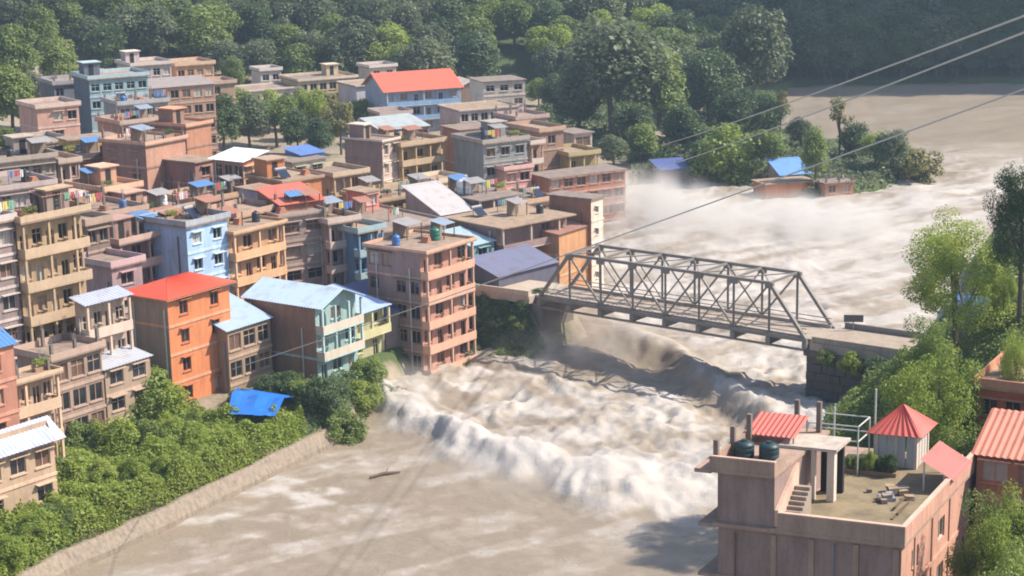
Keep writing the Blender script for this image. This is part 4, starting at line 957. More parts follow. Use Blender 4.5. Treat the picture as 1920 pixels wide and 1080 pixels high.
# walls, storey by storey, with openings on the sunny side
wl_ = MB()
hh = NZ - 1.3 - zbase
def wq(a, b, c, d, mi): wl_.quad(a, b, c, d, mi)
W0 = zbase - NZ
wl_.quad(nl(0, 0, W0), nl(NUl, 0, W0), nl(NUl, 0, -1.3), nl(0, 0, -1.3), 0)
wl_.quad(nl(0, NVl, W0), nl(0, 0, W0), nl(0, 0, -1.3), nl(0, NVl, -1.3), 0)
wl_.quad(nl(NUl, NVl, W0), nl(0, NVl, W0), nl(0, NVl, -1.3), nl(NUl, NVl, -1.3), 0)
ops = []
for k in range(4):
    for j in range(3):
        u = NVl * (j + .5) / 3; ops.append((u - .7, u + .7, hh - 2.4 - 3 * k, hh - 1.0 - 3 * k))
ops = [o_ for o_ in ops if o_[2] > .3]
face_wall(wl_, lambda u, w, z: nl(NUl - w, u, z + W0), NVl, hh, ops, 1, .2)
npart(wl_, 'wall', [NF, NR])
for (a, b, c, d) in ops:
    m = MB(); t = .09
    for (p0, p1, q0, q1) in ((a, a + t, c, d), (b - t, b, c, d), (a + t, b - t, c, c + t), (a + t, b - t, d - t, d), ((a + b) / 2 - .04, (a + b) / 2 + .04, c + t, d - t)):
        nbox(NUl - .20, NUl - .12, p0, p1, q0 + W0, q1 + W0, m)
    wo = npart(m, 'window', WHITEP)
    g = MB(); g.quad(nl(NUl - .18, a + t, c + t + W0), nl(NUl - .18, b - t, c + t + W0), nl(NUl - .18, b - t, d - t + W0), nl(NUl - .18, a + t, d - t + W0))
    go = g.build('pane', GLASS); go.parent = wo
# floor bands and balcony slabs towards the river
for k in range(4):
    zz = -1.3 - 3.0 * k - (.0 if k == 0 else .2)
    if NZ + zz < zbase + 1: break
    if k:
        npart(nbox(-.08, NUl + .08, -.10, -.003, zz - .18, zz + .1), 'floor_band', NT)
        npart(nbox(NUl + .003, NUl + .10, 0, NVl, zz - .18, zz + .1), 'floor_band', NR)
    b_ = npart(nbox(-1.3, -.12, .1, 4.5, zz - .2, zz), 'balcony', NT)
npart(nbox(-.25, NUl + .25, -.28, NVl + .2, -1.3, -1.08), 'roof', NT)
npart(nbox(3.6, NUl - .28, .16, NVl - .3, -1.078, -1.02), 'terrace_floor', wall_mat((.27, .24, .17), dirt=.95, scale=.25))
pf = MB(); nbox(3.7, NUl + .24, -.26, -.02, -1.079, -.06, pf); npart(pf, 'parapet', NT)
npart(nbox(3.7, NUl + .26, -.28, 0, -.058, .02), 'coping', NLIT)
pr_ = MB(); nbox(NUl, NUl + .24, -.018, NVl, -1.079, -.06, pr_); npart(pr_, 'parapet', NR)
npart(nbox(NUl - .03, NUl + .27, .002, NVl, -.058, .022), 'coping', NLIT)
for u in (UBP, NUl * .52, NUl * .76, NUl - .3):
    npart(nbox(u - .16, u + .16, -.09, -.004, W0, -1.49), 'pilaster', NT)
npart(MB().tube([nl(NUl * .64, -.14, W0), nl(NUl * .64, -.14, -1.6)], .06), 'drain_pipe', PIPEM[0])
npart(MB().tube([nl(1.1, -.14, W0), nl(1.1, -.14, -1.6)], .06), 'drain_pipe', PIPEM[1])
for v in (2.6, 6.2, 10.0):
    npart(nbox(NUl + .005, NUl + .09, v - .15, v + .15, W0, -1.49), 'pilaster', NR)
# raised storey at the river end
UB = 3.4; zt = 2.1
npart(nbox(-.05, UB, .0, 9.0, -1.07, zt), 'upper_storey', NF)
npart(nbox(-.45, UB + .12, -.35, 9.3, zt, zt + .2), 'roof', NT)
for q in ((-.43, UB + .1, -.33, -.15, ), (-.43, -.25, -.148, 9.2), (UB - .08, UB + .1, -.148, 1.6)):
    npart(nbox(*q, zt + .202, zt + .95), 'parapet', NT)
npart(nbox(-.45, UB + .12, -.35, -.13, zt + .952, zt + 1.03), 'coping', NLIT)
npart(nbox(-1.5, -.47, .0, 2.6, zt - .2, zt + .05), 'balcony', NT)
# sloping stair wall rising from the terrace to the upper roof
st = MB().hexa([nl(UB + .02, -.02, -1.0), nl(UB + .25, -.02, -1.0), nl(UB + .25, 3.4, -1.0), nl(UB + .02, 3.4, -1.0), nl(UB + .02, -.02, .05), nl(UB + .25, -.02, .05), nl(UB + .25, 3.4, 2.0), nl(UB + .02, 3.4, 2.0)])
npart(st, 'stair_wall', NLIT)
for k in range(8):
    npart(nbox(UB + .27, UB + 1.2, .5 + k * .3, .8 + k * .3, -1.0, -1.0 + (k + 1) * .22), 'stair_step', CONC)
# stair porch with white roof slab
npart(nbox(1.8, 5.4, 4.9, 7.6, 2.32, 2.5), 'porch_roof', wall_mat((.55, .53, .50), dirt=.7))
npart(nbox(4.7, 5.15, 5.3, 5.8, -1.0, 2.318), 'porch_column', WHITEP)
npart(nbox(3.72, 3.95, 5.3, 5.6, -1.0, 2.318), 'porch_column', WHITEP)
npart(nbox(3.72, 5.1, 7.1, 7.4, -1.0, 2.318), 'porch_dark_opening', DARK)  # dark panel painted in for the shade inside the porch opening
# column stubs and pipe frame on the upper roof
for (u, v, h_) in ((-.2, .0, 1.7), (-.2, 2.6, 1.8), (-.1, 5.0, 1.9), (1.6, 8.6, 2.0), (3.0, 8.6, 2.0)):
    c_ = npart(nbox(u - .14, u + .14, v, v + .28, zt + .21, zt + .2 + h_), 'column_stub', CONC_D)
pfm = MB()
for (u, v) in ((1.6, 10.9), (4.8, 10.9), (1.6, 13.2), (4.8, 13.2)): pfm.tube([nl(u, v, -1), nl(u, v, 2.2)], .05)
for z_ in (1.2, 2.2):
    pfm.tube([nl(1.6, 10.9, z_), nl(4.8, 10.9, z_)], .045); pfm.tube([nl(4.8, 10.9, z_), nl(4.8, 13.2, z_)], .045); pfm.tube([nl(1.6, 13.2, z_), nl(4.8, 13.2, z_)], .045)
npart(pfm, 'pipe_frame', metal_mat((.55, .54, .52), .5, .2))
npart(MB().tube([nl(2.4, 13.5, -1), nl(2.4, 13.5, 2.6)], .07), 'pole', metal_mat((.50, .50, .48), .5, .2))
npart(MB().tube([nl(5.0, 13.7, -1), nl(5.0, 13.7, 4.0)], .07), 'pole', metal_mat((.50, .50, .48), .5, .2))
# small red awning on the upper roof
aw = MB(); corrugated(aw, nl(-.5, 5.2, zt + .8), nl(2.7, 5.2, zt + .8), nl(2.7, 7.8, zt + 1.5), nl(-.5, 7.8, zt + 1.5), .3, .04)
npart(aw, 'awning', metal_mat((.52, .10, .075), .6, .4))
for (u, v, z_) in ((-.2, 5.3, .75), (2.6, 5.3, .75), (-.2, 7.7, 1.4), (2.6, 7.7, 1.4)): npart(MB().tube([nl(u, v, zt + .2), nl(u, v, zt + z_)], .05), 'awning_post', STEEL)
# water tanks (things of their own)
for (u, v, lab) in ((.55, 2.6, 'dark teal water tank nearest the balcony corner of the near roof'), (2.05, 2.7, 'dark teal water tank beside the porch slab on the near roof')):
    water_tank(nl(u, v, zt + .2), .62, 1.0, plain_mat('teal_plastic', (.014, .042, .05), .5), lab, 'tanks on the near roof')
# pavilion with red pyramid roof
pu, pv, ps, ph = 5.3, 13.2, 2.5, 2.3
pav = empty('roof_pavilion', nl(pu, pv, -1.02), 0, 'glazed white pavilion with a red pyramid roof on the near terrace', 'pavilion')
PI_ = Matrix.Translation(-pav.location)
def ppart(mb, name, mat):
    o = mb.build(name, mat); o.parent = pav; o.matrix_parent_inverse = PI_; return o
for (a, b) in ((0, 0), (ps, 0), (0, ps), (ps, ps), (ps / 2, 0)):
    ppart(nbox(pu + a - .1, pu + a + .1, pv + b - .1, pv + b + .1, -1.02, ph - 1), 'post', WHITEP)
for k in range(4):
    ppart(nbox(pu + .12 + k * .6, pu + .62 + k * .6, pv - .03, pv + .03, -1.0, ph - 1.02), 'wall_panel', wall_mat((.50, .51, .52), dirt=.2))
    ppart(nbox(pu + ps - .03, pu + ps + .03, pv + .12 + k * .6, pv + .62 + k * .6, -1.0, ph - 1.02), 'wall_panel', wall_mat((.60, .60, .60), dirt=.2))
rf = MB(); ov = .55; zz = ph - 1
q = [nl(pu - ov, pv - ov, zz), nl(pu + ps + ov, pv - ov, zz), nl(pu + ps + ov, pv + ps + ov, zz), nl(pu - ov, pv + ps + ov, zz)]; apx = nl(pu + ps / 2, pv + ps / 2, zz + 1.6)
for i in range(4): corrugated(rf, q[i], q[(i + 1) % 4], apx, apx, .42, .035)
rf.quad(q[3], q[2], q[1], q[0])
ppart(rf, 'roof', metal_mat((.52, .085, .065), .6, .4))
# rose lean-to roof at the back corner
ln = empty('terrace_lean_to', nl(NUl - .8, 11, -1.02), 0, 'small rose-red sloping tin roof at the terrace corner', 'lean-to')
m = MB(); corrugated(m, nl(NUl + .5, 9.0, -.1), nl(NUl + .5, 13.2, -.1), nl(NUl - 1.6, 13.2, 1.1), nl(NUl - 1.6, 9.0, 1.1), .3, .04)
o = m.build('roof', metal_mat((.46, .15, .13), .7, .4)); o.parent = ln; o.matrix_parent_inverse = Matrix.Translation(-ln.location)
for (u, v, z_) in ((NUl - 1.4, 9.1, 1.0), (NUl - 1.4, 13.1, 1.0), (NUl - .15, 9.1, .3), (NUl - .15, 13.1, .3)):
    o = MB().tube([nl(u, v, -1.02), nl(u, v, z_)], .06).build('post', WHITEP); o.parent = ln; o.matrix_parent_inverse = Matrix.Translation(-ln.location)

# ------------------------------------------------------------------ trees and plants
def tree_proto(seed, mat, H_=10.0, rx=.36, zc=.54, rz=.44, clumps=46, per=150, leaf=.2, cr=(.10, .17), flat=.8, gap=.0, trunk=.022):
    rng = np.random.default_rng(seed); cs, rs_ = [], []
    lob = rng.uniform(.72, 1.12, 8)
    while len(cs) < clumps:
        d = rng.normal(size=3); d /= np.linalg.norm(d)
        if d[2] < -.8: continue
        a = int((math.atan2(d[1], d[0]) + math.pi) / (2 * math.pi) * 7.99)
        k = rng.uniform(.35, 1.0) ** .6 * lob[a]
        c = np.array([d[0] * rx, d[1] * rx, d[2] * rz]) * k * H_ * .82; c[2] += zc * H_
        cs.append(c); rs_.append(rng.uniform(*cr) * H_)
    crown = cloud_mesh('crown', leaf_cloud(rng, cs, rs_, per, leaf, flat), mat)
    t = MB(); lean = rng.normal(size=2) * .03 * H_
    tp = [(0, 0, -1.0), (lean[0] * .2, lean[1] * .2, H_ * .2), (lean[0] * .6, lean[1] * .6, H_ * .42), (lean[0], lean[1], H_ * .75)]
    t.tube(tp, [trunk * H_ * 1.3, trunk * H_, trunk * H_ * .8, trunk * H_ * .25], 7)
    idx = rng.permutation(len(cs))[:9]
    for i in idx:
        f = rng.uniform(.3, .6); st_ = Vector((lean[0] * f, lean[1] * f, H_ * f)); en = Vector(cs[i]); md = st_.lerp(en, .5) + Vector((0, 0, -.03 * H_))
        t.tube([st_, md, en], [trunk * H_ * .5, trunk * H_ * .35, trunk * H_ * .12], 5)
    return crown, t.mesh('trunk', BARK), H_
PROTO = {
    'broad': [tree_proto(1, LEAF[0]), tree_proto(2, LEAF[0], rx=.42, rz=.32, clumps=40), tree_proto(3, LEAF[3], rx=.34, rz=.38)],
    'dark': [tree_proto(4, LEAF[1], rx=.36), tree_proto(5, LEAF[1], rx=.32, rz=.40, zc=.58)],
    'bright': [tree_proto(6, LEAF[2], rx=.38, rz=.38, zc=.58), tree_proto(7, LEAF[2], rx=.34, clumps=26)],
    'grey': [tree_proto(8, LEAF[3], rx=.38, rz=.4, zc=.58, clumps=44), tree_proto(9, LEAF[3], rx=.42)],
    'olive': [tree_proto(10, LEAF[4], rx=.36, clumps=24, cr=(.08, .13))],
    'thin': [tree_proto(11, LEAF[4], rx=.30, rz=.3, zc=.7, clumps=15, per=70, cr=(.06, .10)), tree_proto(12, LEAF[0], rx=.30, rz=.42, zc=.58, clumps=18, per=90, cr=(.06, .11))],
    'near': [tree_proto(13, LEAF[0], rx=.34, rz=.44, zc=.56, clumps=95, per=330, leaf=.062, cr=(.05, .095), trunk=.018), tree_proto(14, LEAF[2], rx=.36, rz=.42, zc=.55, clumps=85, per=330, leaf=.062, cr=(.05, .095), trunk=.018), tree_proto(15, LEAF[1], rx=.34, rz=.44, zc=.56, clumps=95, per=300, leaf=.062, cr=(.05, .095), trunk=.018)],
    'shrub': [tree_proto(20, LEAF[0], H_=4, rx=.62, rz=.48, zc=.45, clumps=36, per=220, leaf=.11, cr=(.14, .24), trunk=.02), tree_proto(21, LEAF[2], H_=4, rx=.62, rz=.46, zc=.44, clumps=34, per=220, leaf=.11, cr=(.14, .22), trunk=.02),
              tree_proto(22, LEAF[1], H_=4, rx=.6, rz=.5, zc=.45, clumps=36, per=220, leaf=.11, cr=(.14, .24), trunk=.02)],
}
RT = random.Random(77)
def plant(kind, loc, h, w=1.0, name='tree', label=None, cat='tree', group=None, var=None):
    ps_ = PROTO[kind]; cr_, tr_, H_ = ps_[RT.randrange(len(ps_)) if var is None else var]
    e = empty(name, loc, RT.uniform(0, 6.28), label, cat, group)
    s = h / H_; e.scale = (s * w, s * w, s)
    link('crown', cr_, e); link('trunk', tr_, e)
    return e
def tree_px(kind, bx, by, hpx, w=1.0, label=None, name='tree', cat='tree', group=None, var=None, ground=True, z=None):
    p = PG(bx, by) if z is None else P(bx, by, z)
    d = proj(p)[2]
    return plant(kind, p - Vector((0, 0, .3)), hpx / (FPX * math.cos(PITCH)) * d, w, name, label, cat, group, var)
# hillside forest
FL = 'leafy tree in the dense forest on the hillside behind the town'; FG = 'forest on the hillside'
n_f = 0
def forest_label(u, iy, kk):
    look = {'broad': 'mid-green', 'dark': 'dark green', 'grey': 'grey-green', 'bright': 'yellow-green'}[kk]
    where = [(120, 'above the picture-edge houses'), (320, 'behind the teal block'), (450, 'behind the peach-orange house'), (600, 'behind the white school wing'), (720, 'behind the yellow school wing'),
             (880, 'behind the red-roofed building'), (1050, 'behind the white flat-roofed house'), (1280, 'behind the huge pale tree'), (9999, 'beside the shaded mountain')]
    w = next(t for lim, t in where if u < lim)
    row = 'at the forest edge' if iy < 2 else 'in the forest' if iy < 5 else 'high in the forest'
    return f'{look} tree {row} {w}', 'tree', f'{look} trees {row} {w}'
for iy in range(13):
    yy = 291 + iy * 6.5
    for ix in range(-19, 13):
        x = ix * 8.2 + (iy % 2) * 4 + RT.uniform(-2.6, 2.6); y = (yy + RT.uniform(-3, 3) + .08 * x) * KY
        if river_dist(np.array([x]), np.array([y]))[0] < 4: continue
        z_ = Tz(x, y); u, v, d = proj((x, y, z_ + 8))
        if u < -80 or u > 1500 or v < -75 or n_f > 285: continue
        if 900 < u < 1030 and 40 < v < 140 and iy < 3: continue
        n_f += 1
        kk = RT.choice(['broad', 'broad', 'dark', 'grey', 'broad', 'bright'])
        plant(kk, (x, y, z_ - .4), RT.uniform(12, 18), RT.uniform(1.0, 1.35), 'forest_tree', *forest_label(u, iy, kk))
# shaded mountain flank across the upper river
ML = 'tree on the shaded mountain flank across the upper river'
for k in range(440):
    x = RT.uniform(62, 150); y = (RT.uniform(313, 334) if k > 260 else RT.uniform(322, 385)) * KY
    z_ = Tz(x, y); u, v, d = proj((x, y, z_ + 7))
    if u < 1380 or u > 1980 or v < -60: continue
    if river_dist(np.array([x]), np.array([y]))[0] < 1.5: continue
    kk = RT.choice(['dark', 'dark', 'grey'])  # darker foliage kinds deepen the flank's shade by colour
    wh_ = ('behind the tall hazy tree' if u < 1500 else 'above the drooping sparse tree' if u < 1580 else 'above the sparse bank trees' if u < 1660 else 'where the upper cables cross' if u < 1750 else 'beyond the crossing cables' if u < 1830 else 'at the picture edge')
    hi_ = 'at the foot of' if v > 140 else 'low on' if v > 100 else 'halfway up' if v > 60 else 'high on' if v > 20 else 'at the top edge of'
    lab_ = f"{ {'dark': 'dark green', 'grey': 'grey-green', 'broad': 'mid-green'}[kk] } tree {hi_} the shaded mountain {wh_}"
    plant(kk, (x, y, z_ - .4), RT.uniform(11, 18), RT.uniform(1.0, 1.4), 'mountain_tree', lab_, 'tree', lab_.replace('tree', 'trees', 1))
# single trees one can point to
for a in (
    ('grey', 1150, 262, 240, 1.15, 'huge spreading tree with a pale crown behind the flooded bank'),
    ('broad', 1235, 255, 180, .9, 'broad dark green tree to the right of the huge pale tree'),
    ('grey', 1412, 225, 225, .85, 'tall hazy tree rising before the shaded mountain'),
    ('dark', 1330, 240, 150, 1.0, 'dark tree between the huge pale tree and the tall hazy tree'),
    ('dark', 1085, 250, 120, 1.1, 'dark tree left of the huge pale tree'),
    ('dark', 1190, 285, 100, 1.2, 'dark bushy tree in front of the huge pale tree'),
    ('dark', 1275, 300, 110, 1.1, 'dark tree beside the red-brown brick house'),
    ('broad', 1110, 225, 90, 1.2, 'low tree behind the small whitish shop'),
    ('dark', 1040, 215, 80, 1.2, 'dark bushy tree behind the brown brick house'),
    ('grey', 1300, 215, 130, 1.1, 'hazy tree behind the dark tree of the spit'),
    ('dark', 1440, 255, 90, 1.2, 'dark bushy tree at the foot of the tall hazy tree'),
    ('dark', 1375, 262, 100, 1.2, 'dark bushy tree between the two hazy trees'),
    ('dark', 960, 195, 60, 1.3, 'bushy tree beside the long white house'),
    ('dark', 1545, 190, 110, 1.0, 'tree at the foot of the shaded mountain beyond the upper river'),
    ('bright', 1365, 350, 170, 1.15, 'bright yellow-green tree on the flooded spit'),
    ('dark', 1318, 342, 130, .8, 'dark green tree directly left of the bright yellow-green tree'),
    ('broad', 1528, 350, 125, .6, 'slim round tree beside the bright blue shed'),
    ('thin', 1574, 300, 130, .7, 'drooping sparse tree on the far river bank'),
    ('broad', 1500, 280, 70, 1.2, 'low bushy tree left of the drooping sparse tree'),
    ('dark', 1600, 300, 75, 1.1, 'low dark tree right of the drooping sparse tree'),
    ('bright', 1640, 320, 80, 1.0, 'small yellow-green tree on the tail of the spit'),
    ('broad', 1440, 330, 110, .9, 'leafy tree directly behind the bright blue shed'),
    ('thin', 1462, 270, 110, .6, 'thin feathery tree by the upper river'),
    ('olive', 1715, 375, 135, 1.0, 'olive tree standing in the flood at the end of the spit'),
    ('grey', 1668, 370, 90, .9, 'grey-green bushy tree at the water edge of the spit'),
    ('broad', 1150, 318, 75, 1.3, 'bushy tree over the red brick row'),
    ('broad', 1205, 312, 90, 1.1, 'leafy tree at the end of the red brick row'),
    ('dark', 888, 345, 90, .6, 'dark tree beside the grey-green house'),
    ('broad', 1035, 180, 110, .8, 'tree right of the white flat-roofed house'),
    ('broad', 440, 178, 80, .8, 'round tree left of the white school wing'),
    ('broad', 345, 250, 90, .9, 'tree behind the brick tower'),
    ('dark', 420, 290, 120, .9, 'dark tree over the peach house with white roof'),
    ('broad', 470, 285, 120, 1.0, 'tree in the town grove nearest the white tin roof'),
    ('broad', 520, 275, 115, 1.0, 'tree in the middle of the town grove'),
    ('bright', 580, 262, 105, .9, 'yellow-green tree at the top of the town grove'),
    ('dark', 560, 290, 90, 1.0, 'dark tree behind the blue rooftop shed'),
    ('olive', 640, 290, 120, .8, 'olive-brown tree beside the brown block'),
    ('bright', 360, 205, 60, .9, 'small yellow-green tree by the rust-brown low house'),
    ('broad', 25, 260, 150, 1.0, 'tree at the picture edge under the wooded slope'),
    ('broad', 110, 170, 110, 1.1, 'tree above the dark slate-coloured house'),
    ('broad', 30, 175, 140, 1.0, 'tall tree at the picture edge above the town'),
    ('dark', 200, 140, 100, 1.1, 'tree behind the teal block'),
    ('broad', 390, 235, 85, 1.2, 'tree at the upper corner of the town grove'),
    ('broad', 445, 250, 95, 1.2, 'broad tree under the white school wing'),
    ('bright', 505, 250, 85, 1.1, 'bright tree under the white school wing'),
    ('broad', 545, 245, 80, 1.1, 'tree under the yellow school wing'),
    ('olive', 610, 240, 80, 1.1, 'olive tree under the yellow school wing'),
    ('broad', 670, 245, 75, 1.0, 'tree under the blank white annex'),
    ('dark', 600, 300, 85, 1.1, 'dark tree at the low end of the town grove'),
    ('dark', 850, 300, 75, 1.0, 'dark tree beside the ochre balcony block'),
    ('broad', 1010, 200, 60, 1.0, 'bushy tree beside the mauve low house'),
    ('broad', 240, 130, 60, 1.1, 'tree beside the white and lilac house'),
    ('broad', 60, 215, 90, 1.3, 'bushy tree left of the pink house with a white end'),
    ('broad', 10, 300, 70, 1.2, 'bushy tree above the grey-green concrete block'),
    ('bright', 735, 400, 60, .8, 'yellow-green tree behind the pink building terrace'),
    ('olive', 730, 395, 70, .7, 'dry yellow tree beside the pink rooftop house'),
    ('olive', 985, 388, 55, 1.2, 'scrubby tree behind the white-edged roof'),
    ('thin', 805, 352, 60, .8, 'sparse tree beside the ochre balcony block'),
):
    tree_px(a[0], a[1], a[2], a[3], a[4], a[5])
# tall riverside trees near the camera on the right bank
def near_tree(kind, px, py, d, h, w, label, var=0):
    p = Pd(px, py, d); return plant(kind, (p.x, p.y, p.z), h, w, 'riverside_tree', label, 'tree', None, var)
def zfix(px, d):      # ground point in a column at a depth
    lo = Pd(px, 540, d); return Vector((lo.x, lo.y, Tz(lo.x, lo.y)))
g = zfix(1775, 98); 
def tall(kind, px, d, ytop, w, label, var=0, name='riverside_tree'):
    lo, hi = 300, 2600
    q = None
    best = None
    for yy in range(200, 2200, 4):
        p = Pd(px, yy, d); dz = p.z - Tz(p.x, p.y)
        if best is None or abs(dz) < best[0]: best = (abs(dz), p)
    p = best[1]; base = Vector((p.x, p.y, Tz(p.x, p.y) - .4))
    up_y = lambda h: proj(base + Vector((0, 0, h)))[1]
    h = 2.0
    while up_y(h) > ytop and h < 45: h += .2
    return plant(kind, base, h, w, name, label, 'tree', None, var)
tall('near', 1790, 108, 368, 1.0, 'tall leafy tree beside the bridge approach on the near bank', 1)
tall('near', 1728, 99, 585, .62, 'leafy tree overhanging the approach road end', 0)
tall('near', 1880, 106, 500, .7, 'yellow-green tree behind the terracotta red house', 1)
tall('near', 1912, 104, 262, .7, 'dark tall tree cut by the picture edge', 2)
tall('near', 1752, 92, 610, .8, 'leafy tree over the stone abutment', 1)
tall('near', 1905, 92, 600, .6, 'leafy tree at the picture edge above the terracotta house', 1)
tall('near', 1800, 84, 800, .7, 'low leafy tree behind the rose-red lean-to', 0)
tall('near', 1846, 76, 905, .62, 'leafy tree in front of the terracotta roof house, nearest the rose-red lean-to', 0)
tall('near', 1890, 75, 880, .62, 'yellow-green tree hiding the wall below the terracotta roof', 1)
tall('near', 1880, 67, 1005, .7, 'low leafy tree beside the pink wall of the near house', 0)
tall('near', 1925, 66, 985, .7, 'low yellow-green tree in the bottom picture corner', 1)
SHR = 'shrubs'
for (x, y, h_, v) in ((1815, 930, 95, 0), (1860, 960, 80, 1), (1905, 930, 100, 0), (1800, 1010, 80, 1), (1850, 1070, 80, 0), (1910, 1075, 70, 1), (1795, 1090, 90, 2), (1835, 880, 80, 2)):
    tree_px('shrub', x, y, h_, 1.0, 'leafy shrub crowding the slope below the terracotta roof', 'shrub', 'shrub', 'shrubs on the near slope', v)
for (x, y, h_, v) in ((640, 792, 90, 0), (600, 770, 80, 2), (680, 770, 70, 1), (610, 800, 60, 1)):
    tree_px('shrub', x, y, h_, 1.0, ['mid-green', 'yellow-green', 'dark green'][v] + ' bushy shrub at the corner where the wave strikes the bank', 'shrub', 'shrub', 'shrubs at the wave corner', v)
for (x, y, h_, v) in ((720, 725, 80, 2), (760, 705, 70, 2), (790, 680, 50, 1), (690, 725, 70, 0)):
    tree_px('shrub', x, y, h_, 1.0, ['mid-green', 'yellow-green', 'dark green'][v] + ' shrub on the bank below the pink building', 'shrub', 'shrub', 'shrubs below the pink building', v)
for (x, y, h_, v) in ((880, 645, 65, 2), (920, 640, 60, 2), (955, 632, 55, 2), (990, 622, 48, 2), (900, 605, 45, 0), (1010, 605, 40, 2)):
    tree_px('shrub', x, y, h_, 1.0, 'dark shrub on the bank under the town end of the bridge', 'shrub', 'shrub', 'shrubs under the bridge end', v)
for (x, y, h_, v) in ((140, 800, 140, 0), (190, 785, 135, 1), (240, 790, 140, 0), (290, 785, 110, 1), (115, 775, 110, 2), (165, 770, 115, 0), (215, 765, 110, 2), (265, 765, 105, 0), (165, 850, 80, 0), (225, 850, 85, 1), (280, 840, 75, 0), (330, 830, 60, 1), (130, 900, 65, 0), (190, 905, 55, 1),
                     (250, 895, 50, 1), (310, 885, 45, 1), (370, 855, 40, 1), (430, 835, 40, 1), (350, 810, 50, 0), (120, 745, 70, 2), (455, 762, 45, 2), (500, 745, 55, 2), (545, 742, 60, 2), (575, 755, 60, 0), (60, 1010, 60, 1), (110, 985, 60, 0), (20, 1050, 60, 1)):
    tree_px('shrub', x, y, h_, 1.0, ['mid-green', 'yellow-green', 'dark green'][v] + ' shrub on the sunny bank ' + ('below the orange house' if x > 300 else 'beside the small tin-roofed house' if x < 180 else 'between orange house and tin-roofed house') + (' near the wall' if y > 860 else ''), 'shrub', 'shrub', 'shrubs on the sunny bank', v)
# low leafy cover on the bank (nobody could count it)
rng = np.random.default_rng(8)
def cover(name, poly, n, zoff, leaf, mat, label, hmax=1.0):
    pts = np.array([[P(a, b, 3).x, P(a, b, 3).y] for a, b in poly]); lo, hi = pts.min(0), pts.max(0)
    q = lo + (hi - lo) * rng.random((n * 3, 2)); ins = np.zeros(len(q), bool); m_ = len(pts)
    for i in range(m_):
        ax, ay = pts[i]; bx, by = pts[(i + 1) % m_]
        ins ^= ((ay > q[:, 1]) != (by > q[:, 1])) & (q[:, 0] < (bx - ax) * (q[:, 1] - ay) / (by - ay + 1e-12) + ax)
    q = q[ins]; q = q[river_dist(q[:, 0], q[:, 1]) > 1.15][:n]
    z_ = T(q[:, 0], q[:, 1]); hump = fbm(q[:, 0] * .42, q[:, 1] * .42, 4, 3) ** 1.8 * 1.3
    p = np.stack([q[:, 0], q[:, 1], z_ + zoff + hump * hmax * 1.6 * rng.random(len(q)) ** .5], 1)
    nr = rng.normal(size=p.shape) * .6 + np.array([.2, 0, .8]); nr /= np.linalg.norm(nr, axis=1, keepdims=True)
    a = np.cross(nr, rng.normal(size=p.shape)); a /= np.linalg.norm(a, axis=1, keepdims=True); b = np.cross(nr, a)
    s = leaf * (.5 + rng.random(len(p)))[:, None]
    v = np.stack([p - a * s, p - b * s * .55, p + a * s, p + b * s * .55], 1).reshape(-1, 3)
    o = link(name, cloud_mesh(name, v, mat)); tag(o, label, None, kind='stuff'); return o
cover('ground_cover', [(-40, 1120), (100, 1090), (330, 990), (600, 852), (560, 770), (440, 800), (330, 770), (100, 730), (90, 960), (-40, 990)], 130000, .05, .15, LEAF[2], 'bright green low plants covering the sunny bank', 1.7)
cover('bank_grass', [(60, 1110), (330, 990), (600, 852), (570, 815), (400, 850), (150, 980)], 40000, .02, .11, LEAF[4], 'dry yellowish grass along the top of the embankment wall', 1.0)
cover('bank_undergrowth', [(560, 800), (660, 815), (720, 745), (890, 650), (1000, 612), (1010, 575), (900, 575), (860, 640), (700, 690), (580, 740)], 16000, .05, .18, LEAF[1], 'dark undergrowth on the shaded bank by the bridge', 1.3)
cover('slope_undergrowth', [(1700, 700), (1960, 640), (2000, 1300), (1720, 1300), (1690, 900)], 26000, .05, .16, LEAF[0], 'green undergrowth on the near bank slope', 1.2)
cover('spit_scrub', [(1190, 350), (1300, 345), (1400, 352), (1500, 380), (1690, 360), (1715, 310), (1640, 282), (1560, 288), (1470, 262), (1450, 230), (1300, 250), (1180, 300)], 34000, .05, .3, LEAF[3], 'grey-green scrub on the flooded spit', 1.5)
def cover_xy(name, pts, n, leaf, mat, label, hmax):
    pts = np.array([[p.x, p.y] for p in pts]); t_ = rng.random((n, 2)); a_, b_, c_, d_ = pts
    q = (a_ * (1 - t_[:, :1]) + b_ * t_[:, :1]) * (1 - t_[:, 1:]) + (d_ * (1 - t_[:, :1]) + c_ * t_[:, :1]) * t_[:, 1:]
    q = q[T(q[:, 0], q[:, 1]) > .4]
    p = np.stack([q[:, 0], q[:, 1], T(q[:, 0], q[:, 1]) + .05 + hmax * 1.6 * fbm(q[:, 0] * .6, q[:, 1] * .6, 4, 3) ** 1.5 * rng.random(len(q)) ** .5], 1)
    nr = rng.normal(size=p.shape) * .6 + np.array([.2, -.3, .8]); nr /= np.linalg.norm(nr, axis=1, keepdims=True)
    a = np.cross(nr, rng.normal(size=p.shape)); a /= np.linalg.norm(a, axis=1, keepdims=True); b = np.cross(nr, a)
    s_ = leaf * (.5 + rng.random(len(p)))[:, None]
    o = link(name, cloud_mesh(name, np.stack([p - a * s_, p - b * s_ * .55, p + a * s_, p + b * s_ * .55], 1).reshape(-1, 3), mat)); return tag(o, label, None, kind='stuff')
